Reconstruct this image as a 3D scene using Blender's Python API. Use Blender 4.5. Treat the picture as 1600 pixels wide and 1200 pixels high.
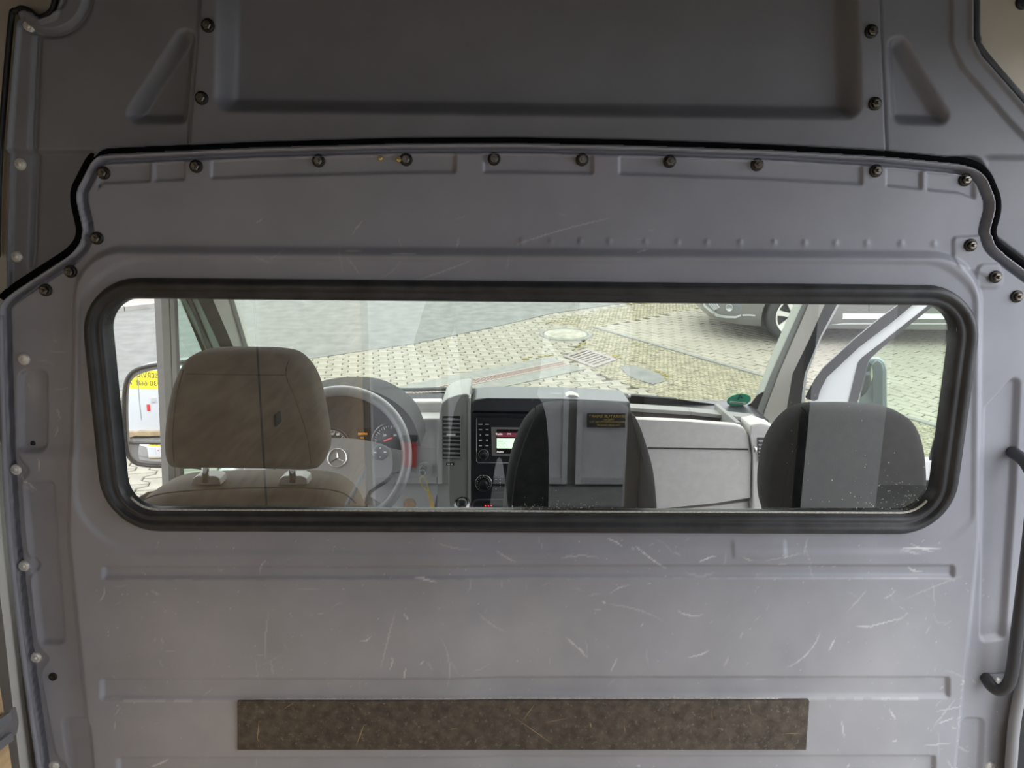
import bpy, bmesh, math, random
import numpy as np
from mathutils import Vector, Matrix

random.seed(7); rng = np.random.default_rng(7)
scene = bpy.context.scene
COL = scene.collection
for o in list(bpy.data.objects): bpy.data.objects.remove(o)

# ------------------------------------------------------------------ camera
FPX, PITCH, YAW, ROLL = 1202.0, math.radians(12.0), math.radians(0.93), math.radians(0.58)
CAM = Vector((0.0, 0.0, 2.30))
FWD = Vector((math.sin(YAW)*math.cos(PITCH), math.cos(YAW)*math.cos(PITCH), -math.sin(PITCH)))
R0 = Vector((math.cos(YAW), -math.sin(YAW), 0)); U0 = R0.cross(FWD)
RT = R0*math.cos(ROLL) + U0*math.sin(ROLL); UP = U0*math.cos(ROLL) - R0*math.sin(ROLL)
cd = bpy.data.cameras.new('camera'); cam = bpy.data.objects.new('camera', cd); COL.objects.link(cam)
cam.matrix_world = Matrix((( RT.x, UP.x, -FWD.x, CAM.x), (RT.y, UP.y, -FWD.y, CAM.y), (RT.z, UP.z, -FWD.z, CAM.z), (0,0,0,1)))
cd.sensor_width = 36.0; cd.lens = FPX/1600*36; cd.clip_start = 0.02; cd.clip_end = 200
scene.camera = cam

# ------------------------------------------------------------------ sky, exposure
world = bpy.data.worlds.new('overcast_sky'); scene.world = world; world.use_nodes = True
wn, wl = world.node_tree.nodes, world.node_tree.links
wn.clear()
w_out = wn.new('ShaderNodeOutputWorld'); w_bg = wn.new('ShaderNodeBackground')
w_tc = wn.new('ShaderNodeTexCoord'); w_sx = wn.new('ShaderNodeSeparateXYZ'); w_rp = wn.new('ShaderNodeValToRGB')
wl.new(w_tc.outputs['Generated'], w_sx.inputs[0]); wl.new(w_sx.outputs['Z'], w_rp.inputs[0])
w_rp.color_ramp.elements[0].position = 0.0; w_rp.color_ramp.elements[0].color = (0.86, 0.90, 0.97, 1)
w_rp.color_ramp.elements[1].position = 1.0; w_rp.color_ramp.elements[1].color = (1.0, 1.0, 1.0, 1)
wl.new(w_rp.outputs[0], w_bg.inputs[0]); wl.new(w_bg.outputs[0], w_out.inputs[0])
w_bg.inputs['Strength'].default_value = 1.0
scene.view_settings.view_transform = 'Standard'; scene.view_settings.look = 'None'
scene.view_settings.gamma = 1.0; scene.view_settings.use_curve_mapping = False
scene.view_settings.exposure = 2.0
try:
    scene.cycles.max_bounces = 14; scene.cycles.transparent_max_bounces = 16
    scene.cycles.diffuse_bounces = 8; scene.cycles.glossy_bounces = 6
    scene.cycles.sample_clamp_indirect = 8.0
except Exception: pass

# ------------------------------------------------------------------ pixel -> place helpers (a sight line cut with a real surface)
def ray(px, py):
    return FWD + RT*((px-800.0)/FPX) - UP*((py-600.0)/FPX)
def at_y(px, py, Y):
    d = ray(px, py); return CAM + d*((Y-CAM.y)/d.y)
def at_x(px, py, X):
    d = ray(px, py); return CAM + d*((X-CAM.x)/d.x)
def at_z(px, py, Z):
    d = ray(px, py); return CAM + d*((Z-CAM.z)/d.z)
def at_plane(px, py, p, n):
    d = ray(px, py); return CAM + d*((p-CAM).dot(n)/d.dot(n))
def to_px(v):
    w = Vector(v)-CAM; t = w.dot(FWD)
    return 800+FPX*w.dot(RT)/t, 600-FPX*w.dot(UP)/t
ALPHA = math.radians(5.4)                        # the yard rises ahead of the van
GN = Vector((0, -math.sin(ALPHA), math.cos(ALPHA)))
GY = Vector((0, math.cos(ALPHA), math.sin(ALPHA)))
def ground(px, py):                              # local ground coordinates (x, y)
    p = at_plane(px, py, Vector((0,0,0)), GN); return (p.x, p.dot(GY))
def gworld(x, y, z=0.0): return Vector((x,0,0)) + GY*y + GN*z

# ------------------------------------------------------------------ materials
def _set(b, k, v):
    if k in b.inputs: b.inputs[k].default_value = v
MATS = {}
def mat(name, col, rough=0.5, metal=0.0, var=0.0, scale=20, bump=0.0, bscale=300, stretch=(1,1,1), col2=None, emit=0.0, spec=None, coat=0.0):
    if name in MATS: return MATS[name]
    m = bpy.data.materials.new(name); m.use_nodes = True
    nt = m.node_tree; b = nt.nodes['Principled BSDF']
    b.inputs['Base Color'].default_value = (*col, 1); b.inputs['Roughness'].default_value = rough
    b.inputs['Metallic'].default_value = metal
    if spec is not None: _set(b, 'Specular IOR Level', spec)
    if coat: _set(b, 'Coat Weight', coat)
    if emit:
        _set(b, 'Emission Color', (*col, 1)); _set(b, 'Emission Strength', emit)
    if var or bump or col2:
        tc = nt.nodes.new('ShaderNodeTexCoord'); mp = nt.nodes.new('ShaderNodeMapping')
        nt.links.new(tc.outputs['Object'], mp.inputs[0]); mp.inputs['Scale'].default_value = stretch
    if var or col2:
        nz = nt.nodes.new('ShaderNodeTexNoise'); nz.inputs['Scale'].default_value = scale; nz.inputs['Detail'].default_value = 6
        nt.links.new(mp.outputs[0], nz.inputs['Vector'])
        rp = nt.nodes.new('ShaderNodeValToRGB')
        c2 = col2 or tuple(min(1, c*(1+var)) for c in col); c1 = tuple(c*(1-var) for c in col)
        rp.color_ramp.elements[0].position = 0.32; rp.color_ramp.elements[1].position = 0.68
        rp.color_ramp.elements[0].color = (*c1, 1); rp.color_ramp.elements[1].color = (*c2, 1)
        nt.links.new(nz.outputs['Fac'], rp.inputs[0]); nt.links.new(rp.outputs[0], b.inputs['Base Color'])
    if bump:
        n2 = nt.nodes.new('ShaderNodeTexNoise'); n2.inputs['Scale'].default_value = bscale; n2.inputs['Detail'].default_value = 3
        nt.links.new(mp.outputs[0], n2.inputs['Vector'])
        bp = nt.nodes.new('ShaderNodeBump'); bp.inputs['Strength'].default_value = bump; bp.inputs['Distance'].default_value = 0.002
        nt.links.new(n2.outputs['Fac'], bp.inputs['Height']); nt.links.new(bp.outputs[0], b.inputs['Normal'])
    MATS[name] = m; return m
def glass(name, tint, ior=1.5, rough=0.0):
    m = bpy.data.materials.new(name); m.use_nodes = True; nt = m.node_tree; nt.nodes.clear()
    out = nt.nodes.new('ShaderNodeOutputMaterial'); mx = nt.nodes.new('ShaderNodeMixShader')
    tr = nt.nodes.new('ShaderNodeBsdfTransparent'); gl = nt.nodes.new('ShaderNodeBsdfGlossy'); fr = nt.nodes.new('ShaderNodeFresnel')
    fr.inputs['IOR'].default_value = ior; tr.inputs['Color'].default_value = (*tint, 1); gl.inputs['Roughness'].default_value = rough
    geo = nt.nodes.new('ShaderNodeNewGeometry')
    nt.links.new(fr.outputs[0], mx.inputs[0]); nt.links.new(tr.outputs[0], mx.inputs[1]); nt.links.new(gl.outputs[0], mx.inputs[2])
    nt.links.new(mx.outputs[0], out.inputs[0]); return m

# ------------------------------------------------------------------ mesh helpers
MW = {}                                          # world matrix of every empty used as a parent
def link(o, parent=None):
    COL.objects.link(o)
    if parent is not None: o.parent = parent
    MW[o] = MW.get(parent, Matrix.Identity(4)); return o
def empty(name, loc=(0,0,0), mtx=None):
    o = bpy.data.objects.new(name, None); COL.objects.link(o); o.empty_display_size = 0.05
    M = mtx if mtx is not None else Matrix.Translation(Vector(loc))
    o.matrix_world = M; MW[o] = M.copy(); return o
def tag(o, label=None, cat=None, group=None, kind=None):
    if label: o['label'] = label
    if cat: o['category'] = cat
    if group: o['group'] = group
    if kind: o['kind'] = kind
    return o
def thing(name, label, cat, loc=(0,0,0), group=None, mtx=None):
    return tag(empty(name, loc, mtx), label, cat, group)
def struct(name, label, loc=(0,0,0), mtx=None):
    return tag(empty(name, loc, mtx), label, None, None, 'structure')
def from_data(name, verts, faces, m, parent=None, smooth=False, world=True):
    me = bpy.data.meshes.new(name)
    vs = [Vector(v) for v in verts]
    if parent is not None and world:
        inv = MW[parent].inverted(); vs = [inv @ v for v in vs]
    me.from_pydata([tuple(v) for v in vs], [], faces); me.materials.append(m)
    if smooth: me.polygons.foreach_set('use_smooth', [True]*len(me.polygons))
    me.update(); return link(bpy.data.objects.new(name, me), parent)
def from_bm(name, bm, m, parent=None, smooth=False):
    if parent is not None: bm.transform(MW[parent].inverted())
    bmesh.ops.recalc_face_normals(bm, faces=bm.faces)
    me = bpy.data.meshes.new(name); bm.to_mesh(me); bm.free(); me.materials.append(m)
    if smooth: me.polygons.foreach_set('use_smooth', [True]*len(me.polygons))
    return link(bpy.data.objects.new(name, me), parent)
def bm_prism(bm, pts, off, bevel=0.0, seg=2):
    n = len(pts); a = [bm.verts.new(p) for p in pts]; b = [bm.verts.new(Vector(p)+off) for p in pts]
    fs = [bm.faces.new(a), bm.faces.new(list(reversed(b)))]
    for i in range(n): fs.append(bm.faces.new((a[(i+1)%n], a[i], b[i], b[(i+1)%n])))
    if bevel:
        es = list({e for f in fs for e in f.edges})
        bmesh.ops.bevel(bm, geom=es, offset=bevel, segments=seg, affect='EDGES', profile=0.6, clamp_overlap=True)
def prism(name, pts, off, m, parent=None, bevel=0.0, smooth=False, seg=2):
    bm = bmesh.new(); bm_prism(bm, [Vector(p) for p in pts], Vector(off), bevel, seg); return from_bm(name, bm, m, parent, smooth)
def slab(name, pxs, Y, depth, m, parent=None, bevel=0.004, seg=2):   # outline on the vertical plane at Y, real thickness along +Y
    return prism(name, [at_y(x, y, Y) for x, y in pxs], (0, depth, 0), m, parent, bevel, False, seg)
def bm_box(bm, x0, x1, y0, y1, z0, z1, bevel=0.0):
    bm_prism(bm, [Vector((x0,y0,z0)), Vector((x1,y0,z0)), Vector((x1,y0,z1)), Vector((x0,y0,z1))], Vector((0,y1-y0,0)), bevel)
def box(name, x0, x1, y0, y1, z0, z1, m, parent=None, bevel=0.0):
    bm = bmesh.new(); bm_box(bm, x0, x1, y0, y1, z0, z1, bevel); return from_bm(name, bm, m, parent)
def frame_axes(n):
    n = Vector(n).normalized(); t = Vector((0,0,1)) if abs(n.z) < 0.9 else Vector((1,0,0))
    u = t.cross(n).normalized(); return u, n.cross(u), n
def bm_lathe(bm, prof, org, axis, seg=24):       # prof: (radius, height along axis)
    u, v, n = frame_axes(axis); org = Vector(org); rings = []
    for r, h in prof:
        if r < 1e-6: rings.append([bm.verts.new(org+n*h)])
        else: rings.append([bm.verts.new(org+n*h+(u*math.cos(a)+v*math.sin(a))*r) for a in [2*math.pi*i/seg for i in range(seg)]])
    for A, B in zip(rings, rings[1:]):
        for i in range(seg):
            j = (i+1) % seg
            if len(A) == 1 and len(B) == 1: continue
            if len(A) == 1: bm.faces.new((A[0], B[i], B[j]))
            elif len(B) == 1: bm.faces.new((A[i], A[j], B[0]))
            else: bm.faces.new((A[i], A[j], B[j], B[i]))
def lathe(name, prof, org, axis, m, parent=None, seg=24, smooth=True):
    bm = bmesh.new(); bm_lathe(bm, prof, org, axis, seg); o = from_bm(name, bm, m, parent, smooth)
    return o
def bm_tube(bm, pts, r, seg=8, closed=False):
    pts = [Vector(p) for p in pts]; n = len(pts); rings = []
    rr = r if hasattr(r, '__len__') else [r]*n
    prev = None
    for i, p in enumerate(pts):
        a = pts[(i-1) % n] if (closed or i > 0) else p; b = pts[(i+1) % n] if (closed or i < n-1) else p
        t = (b-a).normalized()
        if prev is None: u = t.orthogonal().normalized()
        else:
            u = (prev - t*prev.dot(t)); u = u.normalized() if u.length > 1e-6 else t.orthogonal().normalized()
        prev = u; v = t.cross(u)
        rings.append([bm.verts.new(p+(u*math.cos(k*2*math.pi/seg)+v*math.sin(k*2*math.pi/seg))*rr[i]) for k in range(seg)])
    m_ = n if closed else n-1
    for i in range(m_):
        A, B = rings[i], rings[(i+1) % n]
        if closed and i == n-1:                  # best match of the seam
            off = min(range(seg), key=lambda s: sum((A[k].co-B[(k+s) % seg].co).length for k in range(seg)))
            B = [B[(k+off) % seg] for k in range(seg)]
        for k in range(seg):
            j = (k+1) % seg; bm.faces.new((A[k], A[j], B[j], B[k]))
    if not closed:
        bm.faces.new(list(reversed(rings[0]))); bm.faces.new(rings[-1])
def tube(name, pts, r, m, parent=None, seg=8, closed=False, smooth=True):
    bm = bmesh.new(); bm_tube(bm, pts, r, seg, closed); return from_bm(name, bm, m, parent, smooth)
def spline(pts, n=8, closed=False):              # Catmull-Rom
    P = [np.array(p, float) for p in pts]; N = len(P); out = []
    rg = range(N if closed else N-1)
    for i in rg:
        if closed: p0, p1, p2, p3 = P[(i-1) % N], P[i], P[(i+1) % N], P[(i+2) % N]
        else: p0, p1, p2, p3 = P[max(i-1,0)], P[i], P[i+1], P[min(i+2,N-1)]
        for k in range(n):
            t = k/n
            out.append(tuple(0.5*((2*p1)+(-p0+p2)*t+(2*p0-5*p1+4*p2-p3)*t*t+(-p0+3*p1-3*p2+p3)*t**3)))
    if not closed: out.append(tuple(P[-1]))
    return out
def puff(name, pxs, Y, T, m, parent, p=3.2, n=6, front=14):   # upholstered cushion: outline at Y, half thickness T either side
    ol = [at_y(x, y, Y) for x, y in spline(pxs, n, True)]
    c = sum(ol, Vector())/len(ol); ol = [c+(q-c)*(1-0.6*T/Y) for q in ol]; N = len(ol); verts = []; faces = []
    K = front
    ths = [math.pi*(k/K)-math.pi/2 for k in range(1, K)]
    for th in ths:
        s = abs(math.cos(th))**(2/p); d = math.copysign(abs(math.sin(th))**(2/p), th)
        verts += [c+(q-c)*s+Vector((0, T*d, 0)) for q in ol]
    R = len(ths)
    for i in range(R-1):
        for k in range(N):
            j = (k+1) % N; faces.append((i*N+k, i*N+j, (i+1)*N+j, (i+1)*N+k))
    a = len(verts); verts += [c+Vector((0,-T,0)), c+Vector((0,T,0))]
    for k in range(N):
        j = (k+1) % N; faces.append((a, j, k)); faces.append((a+1, (R-1)*N+k, (R-1)*N+j))
    return from_data(name, verts, faces, m, parent, True)
def text(name, body, size, loc, xdir, ydir, m, parent=None, extrude=0.0003, align='CENTER'):
    cu = bpy.data.curves.new(name, 'FONT'); cu.body = body; cu.size = size; cu.extrude = extrude
    cu.align_x = align; cu.align_y = 'CENTER'; cu.resolution_u = 3; cu.materials.append(m)
    x = Vector(xdir).normalized(); y = Vector(ydir); y = (y-x*y.dot(x)).normalized(); z = x.cross(y)
    M = Matrix(((x.x,y.x,z.x,loc[0]),(x.y,y.y,z.y,loc[1]),(x.z,y.z,z.z,loc[2]),(0,0,0,1)))
    t = bpy.data.objects.new('lettering', cu); COL.objects.link(t); bpy.context.view_layer.update()
    me = bpy.data.meshes.new_from_object(t.evaluated_get(bpy.context.evaluated_depsgraph_get()))
    bpy.data.objects.remove(t); bpy.data.curves.remove(cu)
    me.transform((MW[parent].inverted() if parent is not None else Matrix.Identity(4)) @ M)
    me.materials.clear(); me.materials.append(m); me.name = name
    return link(bpy.data.objects.new(name, me), parent)

# ------------------------------------------------------------------ palette
M_cream = mat('cream_body_paint', (0.62, 0.55, 0.44), 0.45, var=0.12, scale=6)
M_white = mat('white_body_paint', (0.78, 0.79, 0.80), 0.25, coat=0.5)
M_ply = mat('birch_plywood', (0.72, 0.50, 0.27), 0.5, var=0.2, scale=3, stretch=(1, 1.5, 12), bump=0.1, bscale=60)
M_bolt = mat('dark_bolt_steel', (0.05, 0.045, 0.04), 0.4, 0.8)
M_nut = mat('worn_nut_steel', (0.22, 0.20, 0.17), 0.3, 0.9)
M_rivet = mat('zinc_rivet', (0.86, 0.84, 0.79), 0.32, 0.35, var=0.10, scale=300)
M_brass = mat('yellow_passivated_rivet', (0.65, 0.52, 0.25), 0.35, 0.9)
M_rubber = mat('black_window_rubber', (0.042, 0.042, 0.044), 0.42, var=0.35, scale=25, bump=0.15, bscale=200)
M_trim = mat('black_plastic_trim', (0.02, 0.02, 0.022), 0.45)
M_dust = mat('pale_dust', (0.60, 0.57, 0.50), 0.9, var=0.3, scale=200)
M_metal = mat('brushed_aluminium', (0.62, 0.62, 0.63), 0.35, 0.9)
M_chrome = mat('chrome', (0.85, 0.85, 0.85), 0.08, 1.0)
# ================================================================== bulkhead: pressed plastic panels as real relief
D = 1.13                                         # the bulkhead stands 1.13 m ahead of the camera
STEP = 2.0
gx = np.arange(-70, 1671, STEP); gy = np.arange(-60, 1291, STEP)
GXX, GYY = np.meshgrid(gx, gy)
def seg_sd(px, py, poly, closed=True):
    d2 = np.full(px.shape, 1e18); inside = np.zeros(px.shape, bool); n = len(poly)
    for i in range(n if closed else n-1):
        ax, ay = poly[i]; bx, by = poly[(i+1) % n]; ex, ey = bx-ax, by-ay
        t = np.clip(((px-ax)*ex+(py-ay)*ey)/(ex*ex+ey*ey+1e-12), 0, 1)
        d2 = np.minimum(d2, (px-ax-t*ex)**2+(py-ay-t*ey)**2)
        if closed:
            c = ((ay > py) != (by > py)) & (px < (bx-ax)*(py-ay)/((by-ay) if by != ay else 1e-12)+ax)
            inside ^= c
    d = np.sqrt(d2); return np.where(inside, d, -d) if closed else d      # positive inside
def rpoly(px, py, poly, r):                       # polygon with rounded corners (poly is already inset by r)
    return seg_sd(px, py, poly)+r
def rbox(px, py, x0, y0, x1, y1, r):
    cx, cy = (x0+x1)/2, (y0+y1)/2; qx = np.abs(px-cx)-((x1-x0)/2-r); qy = np.abs(py-cy)-((y1-y0)/2-r)
    return -(np.hypot(np.maximum(qx,0), np.maximum(qy,0))+np.minimum(np.maximum(qx,qy),0)-r)
def ss(a, b, x):
    t = np.clip((x-a)/(b-a), 0, 1); return t*t*(3-2*t)
SEAM = [(-90,540),(2,474),(14,462),(30,450),(112,397),(127,379),(131,360),(121,316),(121,298),(145,251),(158,241),(400,230),(620,224),
        (800,223),(1000,227),(1200,234),(1380,244),(1500,256),(1524,263),(1539,276),(1553,310),(1553,332),(1544,362),(1551,384),(1600,421),(1680,478),
        (1680,1400),(84,1400),(62,1200),(42,1060),(28,950),(16,840),(8,720),(4,600),(1,490)]
SEAM = SEAM[1:]
def round_poly(P, r, n=5):
    out = []
    for i in range(len(P)):
        a, b, c = (np.array(P[i-1], float), np.array(P[i], float), np.array(P[(i+1) % len(P)], float))
        la, lc = np.hypot(*(a-b)), np.hypot(*(c-b)); d = min(r, 0.45*la, 0.45*lc)
        p0, p2 = b+(a-b)/la*d, b+(c-b)/lc*d
        out += [tuple((1-t)**2*p0+2*t*(1-t)*b+t*t*p2) for t in np.linspace(0, 1, n)]
    return out
SEAM = round_poly(SEAM, 16)
UP_EDGE = [(18,26),(24,17),(34,13),(46,17),(60,27),(78,20),(86,0),(90,-80),(1524,-80),(1524,60),(1536,85),(1610,170),(1700,262),(1700,700),(-2,700),(-4,400),(0,250),(8,140)]
WIN = (168, 448, 1490, 812)                       # opening in the panel, under the rubber
def relief_lower(x, y):
    sd = seg_sd(x, y, SEAM); h = np.zeros(x.shape)
    # rolled rim along the edge, then a groove
    h += 0.008*ss(0, 3.0, sd)*(1-ss(5.5, 8.5, sd)) - 0.017*ss(5.5, 8.0, sd)*(1-ss(11.5, 17, sd))
    # bolt strip under the top rim: sunken channel with raised lands at the bolts
    top = np.interp(x, [120,160,400,620,800,1000,1200,1380,1500,1530,1560], [300,241,230,224,223,227,234,244,256,268,300])
    dy = y-top
    xm = ss(150,158,x)*(1-ss(1519,1526,x))
    ch = ss(16,19,dy)*(1-ss(43,48,dy))*xm
    land = np.zeros(x.shape)
    for a, b in ((234,241),(288,330),(712,756),(926,968),(1347,1386),(1440,1449)):
        land = np.maximum(land, ss(a-2,a+2,x)*(1-ss(b-2,b+2,x)))
    h -= 0.0045*ch*(1-land)
    # the whole middle field stands proud of the flanges
    mid = rpoly(x, y, [(196,466),(1452,474),(1449,830),(1404,1300),(236,1300),(190,830)], 76)
    h += 0.013*ss(-8, 7, mid)
    win = rbox(x, y, 150,432,1505,828,88)
    h -= 0.003*ss(-34, -22, win)*ss(0,8,mid-8)
    # horizontal beads pressed into the field
    for (x0,y0,x1,y1) in ((168,877,1485,898),(165,1050,1478,1084),(190,1172,1456,1230)):
        h -= 0.0065*ss(-1, 5, rbox(x, y, x0,y0,x1,y1,5))
    # vertical recesses in the side flanges
    h -= 0.008*ss(-2, 5, rbox(x, y, 29,578,74,706,14))
    h -= 0.008*ss(-2, 6, rpoly(x, y, [(46,760),(78,760),(94,995),(72,995)], 10))
    h -= 0.008*ss(-2, 6, rpoly(x, y, [(110,1128),(140,1128),(160,1320),(136,1320)], 10))
    h -= 0.009*ss(-2, 6, rpoly(x, y, [(1548,640),(1585,600),(1578,760),(1562,990),(1540,994)], 9))
    h -= 0.009*ss(-2, 6, rpoly(x, y, [(1512,1132),(1530,1132),(1520,1300),(1488,1300)], 10))
    # scalloped step beside the left rivets
    xs = np.interp(y, [470,700,830,950,1060,1200], [28,30,40,52,66,92])
    for ry in (734, 884, 1027, 1196): xs = xs + 14*np.exp(-((y-ry)/13.0)**2)
    h += 0.005*ss(-3, 4, x-xs)*ss(690,715,y)*(1-ss(700, 800, x))
    # lands round the right hand bolts, one soft pad right of the first rib field
    h += 0.0028*ss(-2,3,rpoly(x,y,[(1494,376),(1560,372),(1556,430),(1494,410)],6))
    h += 0.0028*ss(-2,3,rbox(x,y,1524,412,1566,450,12))
    h += 0.002*ss(-2,6,rbox(x,y,1140,838,1225,868,6))
    # row of small dents above the window
    for k, dx in enumerate((815,861,907,952,1008,1059,1104,1156,1209,1257,1305,1354,1408,1459)):
        h += 0.0018*np.exp(-(((x-dx)/4.0)**2+((y-(376+0.008*(dx-815)))/4.5)**2))
    return h, sd
def relief_upper(x, y):
    h = np.full(x.shape, -0.012)
    sdl = seg_sd(x, y, SEAM)
    wd = 11+13*ss(1480, 1545, x); h -= 0.045*ss(-1.0, -0.62, sdl/wd)                    # dark gap behind the lower panel's rim
    ed = seg_sd(x, y, UP_EDGE)
    h += 0.006*ss(0,3,ed)*(1-ss(5,10,ed)) 
    # crease running level with the seam towards the sides
    # big pressed field
    f = rpoly(x, y, [(362,-120),(1318,-120),(1326,160),(356,148)], 18)
    h -= 0.034*ss(-10, 20, f)
    # corner gussets left and right
    h -= 0.022*ss(-8, 14, rpoly(x, y, [(284,58),(272,176),(208,176)], 11))
    h -= 0.022*ss(-8, 14, rpoly(x, y, [(1410,70),(1416,176),(1474,178)], 11))
    # joint steps to the centre sheet
    xl = np.interp(y, [0,235], [308,289]); xr = np.interp(y, [0,235], [1381,1391])
    h += 0.004*ss(-1.5,1.5,x-xl)*(1-ss(-1.5,1.5,x-xr))
    h -= 0.005*np.exp(-((x-xl)/2.0)**2) + 0.005*np.exp(-((x-xr)/2.0)**2)
    # upright groove on the left, lobe round the opening in the corner
    xg = np.interp(y, [40,250,440], [52,42,36])
    h -= 0.007*np.exp(-((x-xg)/5.0)**2)*ss(44,60,y)*(1-ss(400,440,y))
    rr = np.hypot(x-72, (y+10)*1.0)
    h += 0.006*ss(0,6,58-rr)*ss(0,5,rr-26); h -= 0.006*np.exp(-((rr-62)/4.0)**2)
    # step parallel to the right hand edge, level crease at the right
    h += 0.007*ss(-3,3,30-np.abs(ed-16)*1.0-14)*ss(1380,1480,x)
    h -= 0.010*ss(-5,5,y-(244+0.01*(x-1500)))*ss(1540,1560,x)
    h -= 0.010*ss(-5,5,y-(236))*(1-ss(120,150,x))
    return h, sdl, ed
def surf_y(px, py, upper=False):
    x = np.array([[float(px)]]); y = np.array([[float(py)]])
    h = relief_upper(x, y)[0] if upper else relief_lower(x, y)[0]
    return D-float(h[0,0])
def surf(px, py, upper=False):
    p = at_y(px, py, D); p.y = surf_y(px, py, upper); return p
def grid_object(name, h, keep, m, parent, attr=None):
    ny, nx = GXX.shape
    dx = FWD.x+RT.x*(GXX-800)/FPX-UP.x*(GYY-600)/FPX; dyv = FWD.y+RT.y*(GXX-800)/FPX-UP.y*(GYY-600)/FPX
    dz = FWD.z+RT.z*(GXX-800)/FPX-UP.z*(GYY-600)/FPX; t = D/dyv
    V = np.stack([dx*t, np.full(t.shape, D)-h, CAM.z+dz*t], -1).reshape(-1, 3)
    q = keep[:-1,:-1] & keep[1:,:-1] & keep[:-1,1:] & keep[1:,1:]
    idx = np.arange(ny*nx).reshape(ny, nx)
    F = np.stack([idx[:-1,:-1][q], idx[:-1,1:][q], idx[1:,1:][q], idx[1:,:-1][q]], -1)[:, ::-1]
    used = np.unique(F); remap = np.full(ny*nx, -1); remap[used] = np.arange(len(used))
    V = V[used]-np.array(MW[parent].translation)[None,:]; F = remap[F]
    me = bpy.data.meshes.new(name); me.vertices.add(len(V)); me.vertices.foreach_set('co', V.astype(np.float32).ravel())
    me.loops.add(F.size); me.loops.foreach_set('vertex_index', F.ravel().astype(np.int32))
    me.polygons.add(len(F)); me.polygons.foreach_set('loop_start', (np.arange(len(F))*4).astype(np.int32))
    me.polygons.foreach_set('use_smooth', np.ones(len(F), bool))
    me.update(calc_edges=True)
    if attr is not None:
        a = me.attributes.new('wear_light', 'FLOAT', 'POINT'); a.data.foreach_set('value', attr.reshape(-1)[used].astype(np.float32))
    me.materials.append(m); me.validate()
    return link(bpy.data.objects.new(name, me), parent)
def plastic(name, base, worn, rough):
    m = mat(name, base, rough, var=0.0); nt = m.node_tree; b = nt.nodes['Principled BSDF']
    at = nt.nodes.new('ShaderNodeAttribute'); at.attribute_name = 'wear_light'
    tc = nt.nodes.new('ShaderNodeTexCoord'); nz = nt.nodes.new('ShaderNodeTexNoise'); nz.inputs['Scale'].default_value = 9; nz.inputs['Detail'].default_value = 8
    nt.links.new(tc.outputs['Object'], nz.inputs['Vector'])
    r1 = nt.nodes.new('ShaderNodeValToRGB'); r1.color_ramp.elements[0].position = 0.35; r1.color_ramp.elements[1].position = 0.75
    r1.color_ramp.elements[0].color = (*[c*0.94 for c in base], 1); r1.color_ramp.elements[1].color = (*[c*1.10 for c in base], 1)
    nt.links.new(nz.outputs['Fac'], r1.inputs[0])
    mx = nt.nodes.new('ShaderNodeMix'); mx.data_type = 'RGBA'
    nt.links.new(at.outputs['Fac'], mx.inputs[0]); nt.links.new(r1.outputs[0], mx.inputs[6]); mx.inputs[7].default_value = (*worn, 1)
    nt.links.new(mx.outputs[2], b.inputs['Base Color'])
    n2 = nt.nodes.new('ShaderNodeTexNoise'); n2.inputs['Scale'].default_value = 900; nt.links.new(tc.outputs['Object'], n2.inputs['Vector'])
    bp = nt.nodes.new('ShaderNodeBump'); bp.inputs['Strength'].default_value = 0.06; bp.inputs['Distance'].default_value = 0.001
    nt.links.new(n2.outputs['Fac'], bp.inputs['Height']); nt.links.new(bp.outputs[0], b.inputs['Normal'])
    return m
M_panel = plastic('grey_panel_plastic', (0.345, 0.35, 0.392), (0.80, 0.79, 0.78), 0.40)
M_panel_up = plastic('shaded_panel_plastic', (0.238, 0.24, 0.262), (0.6, 0.6, 0.58), 0.40)  # same plastic as below, darkened to stand for the shade higher up

# scratches and scuffs collected by the panel over the years (painted brightness beside its own wear, stored on the mesh)
wear_light = np.zeros(GXX.shape)
def scratch(x, y, ang, L, curve, a):
    n = max(3, int(L/STEP*2)); s = np.linspace(0, 1, n)
    th = ang+curve*s; px = x+np.cumsum(np.cos(th))*L/n; py = y+np.cumsum(np.sin(th))*L/n
    v = a*np.sin(np.pi*np.clip(s*0.92+0.06, 0, 1))**0.5
    ix = np.clip(((px-gx[0])/STEP).round().astype(int), 0, len(gx)-1); iy = np.clip(((py-gy[0])/STEP).round().astype(int), 0, len(gy)-1)
    np.maximum.at(wear_light, (iy, ix), v)
for k in range(300):
    r = rng.random()
    if r < 0.80: x, y = rng.uniform(170, 1500), rng.uniform(832, 1230)
    elif r < 0.9: x, y = rng.uniform(1380, 1560), rng.uniform(880, 1230)
    elif r < 0.95: x, y = rng.uniform(15, 90), rng.uniform(520, 760)
    else: x, y = rng.uniform(380, 1100), rng.uniform(330, 430)
    L = min(110, 6+rng.exponential(17)); ang = rng.choice([rng.normal(0.0, 0.35), rng.normal(1.5, 0.25), rng.uniform(0, math.pi)], p=[0.5,0.2,0.3])
    scratch(x, y, ang, L, rng.normal(0, 0.5), min(0.9, 0.16+rng.exponential(0.20))*(0.6 if y < 500 else 1))
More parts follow.
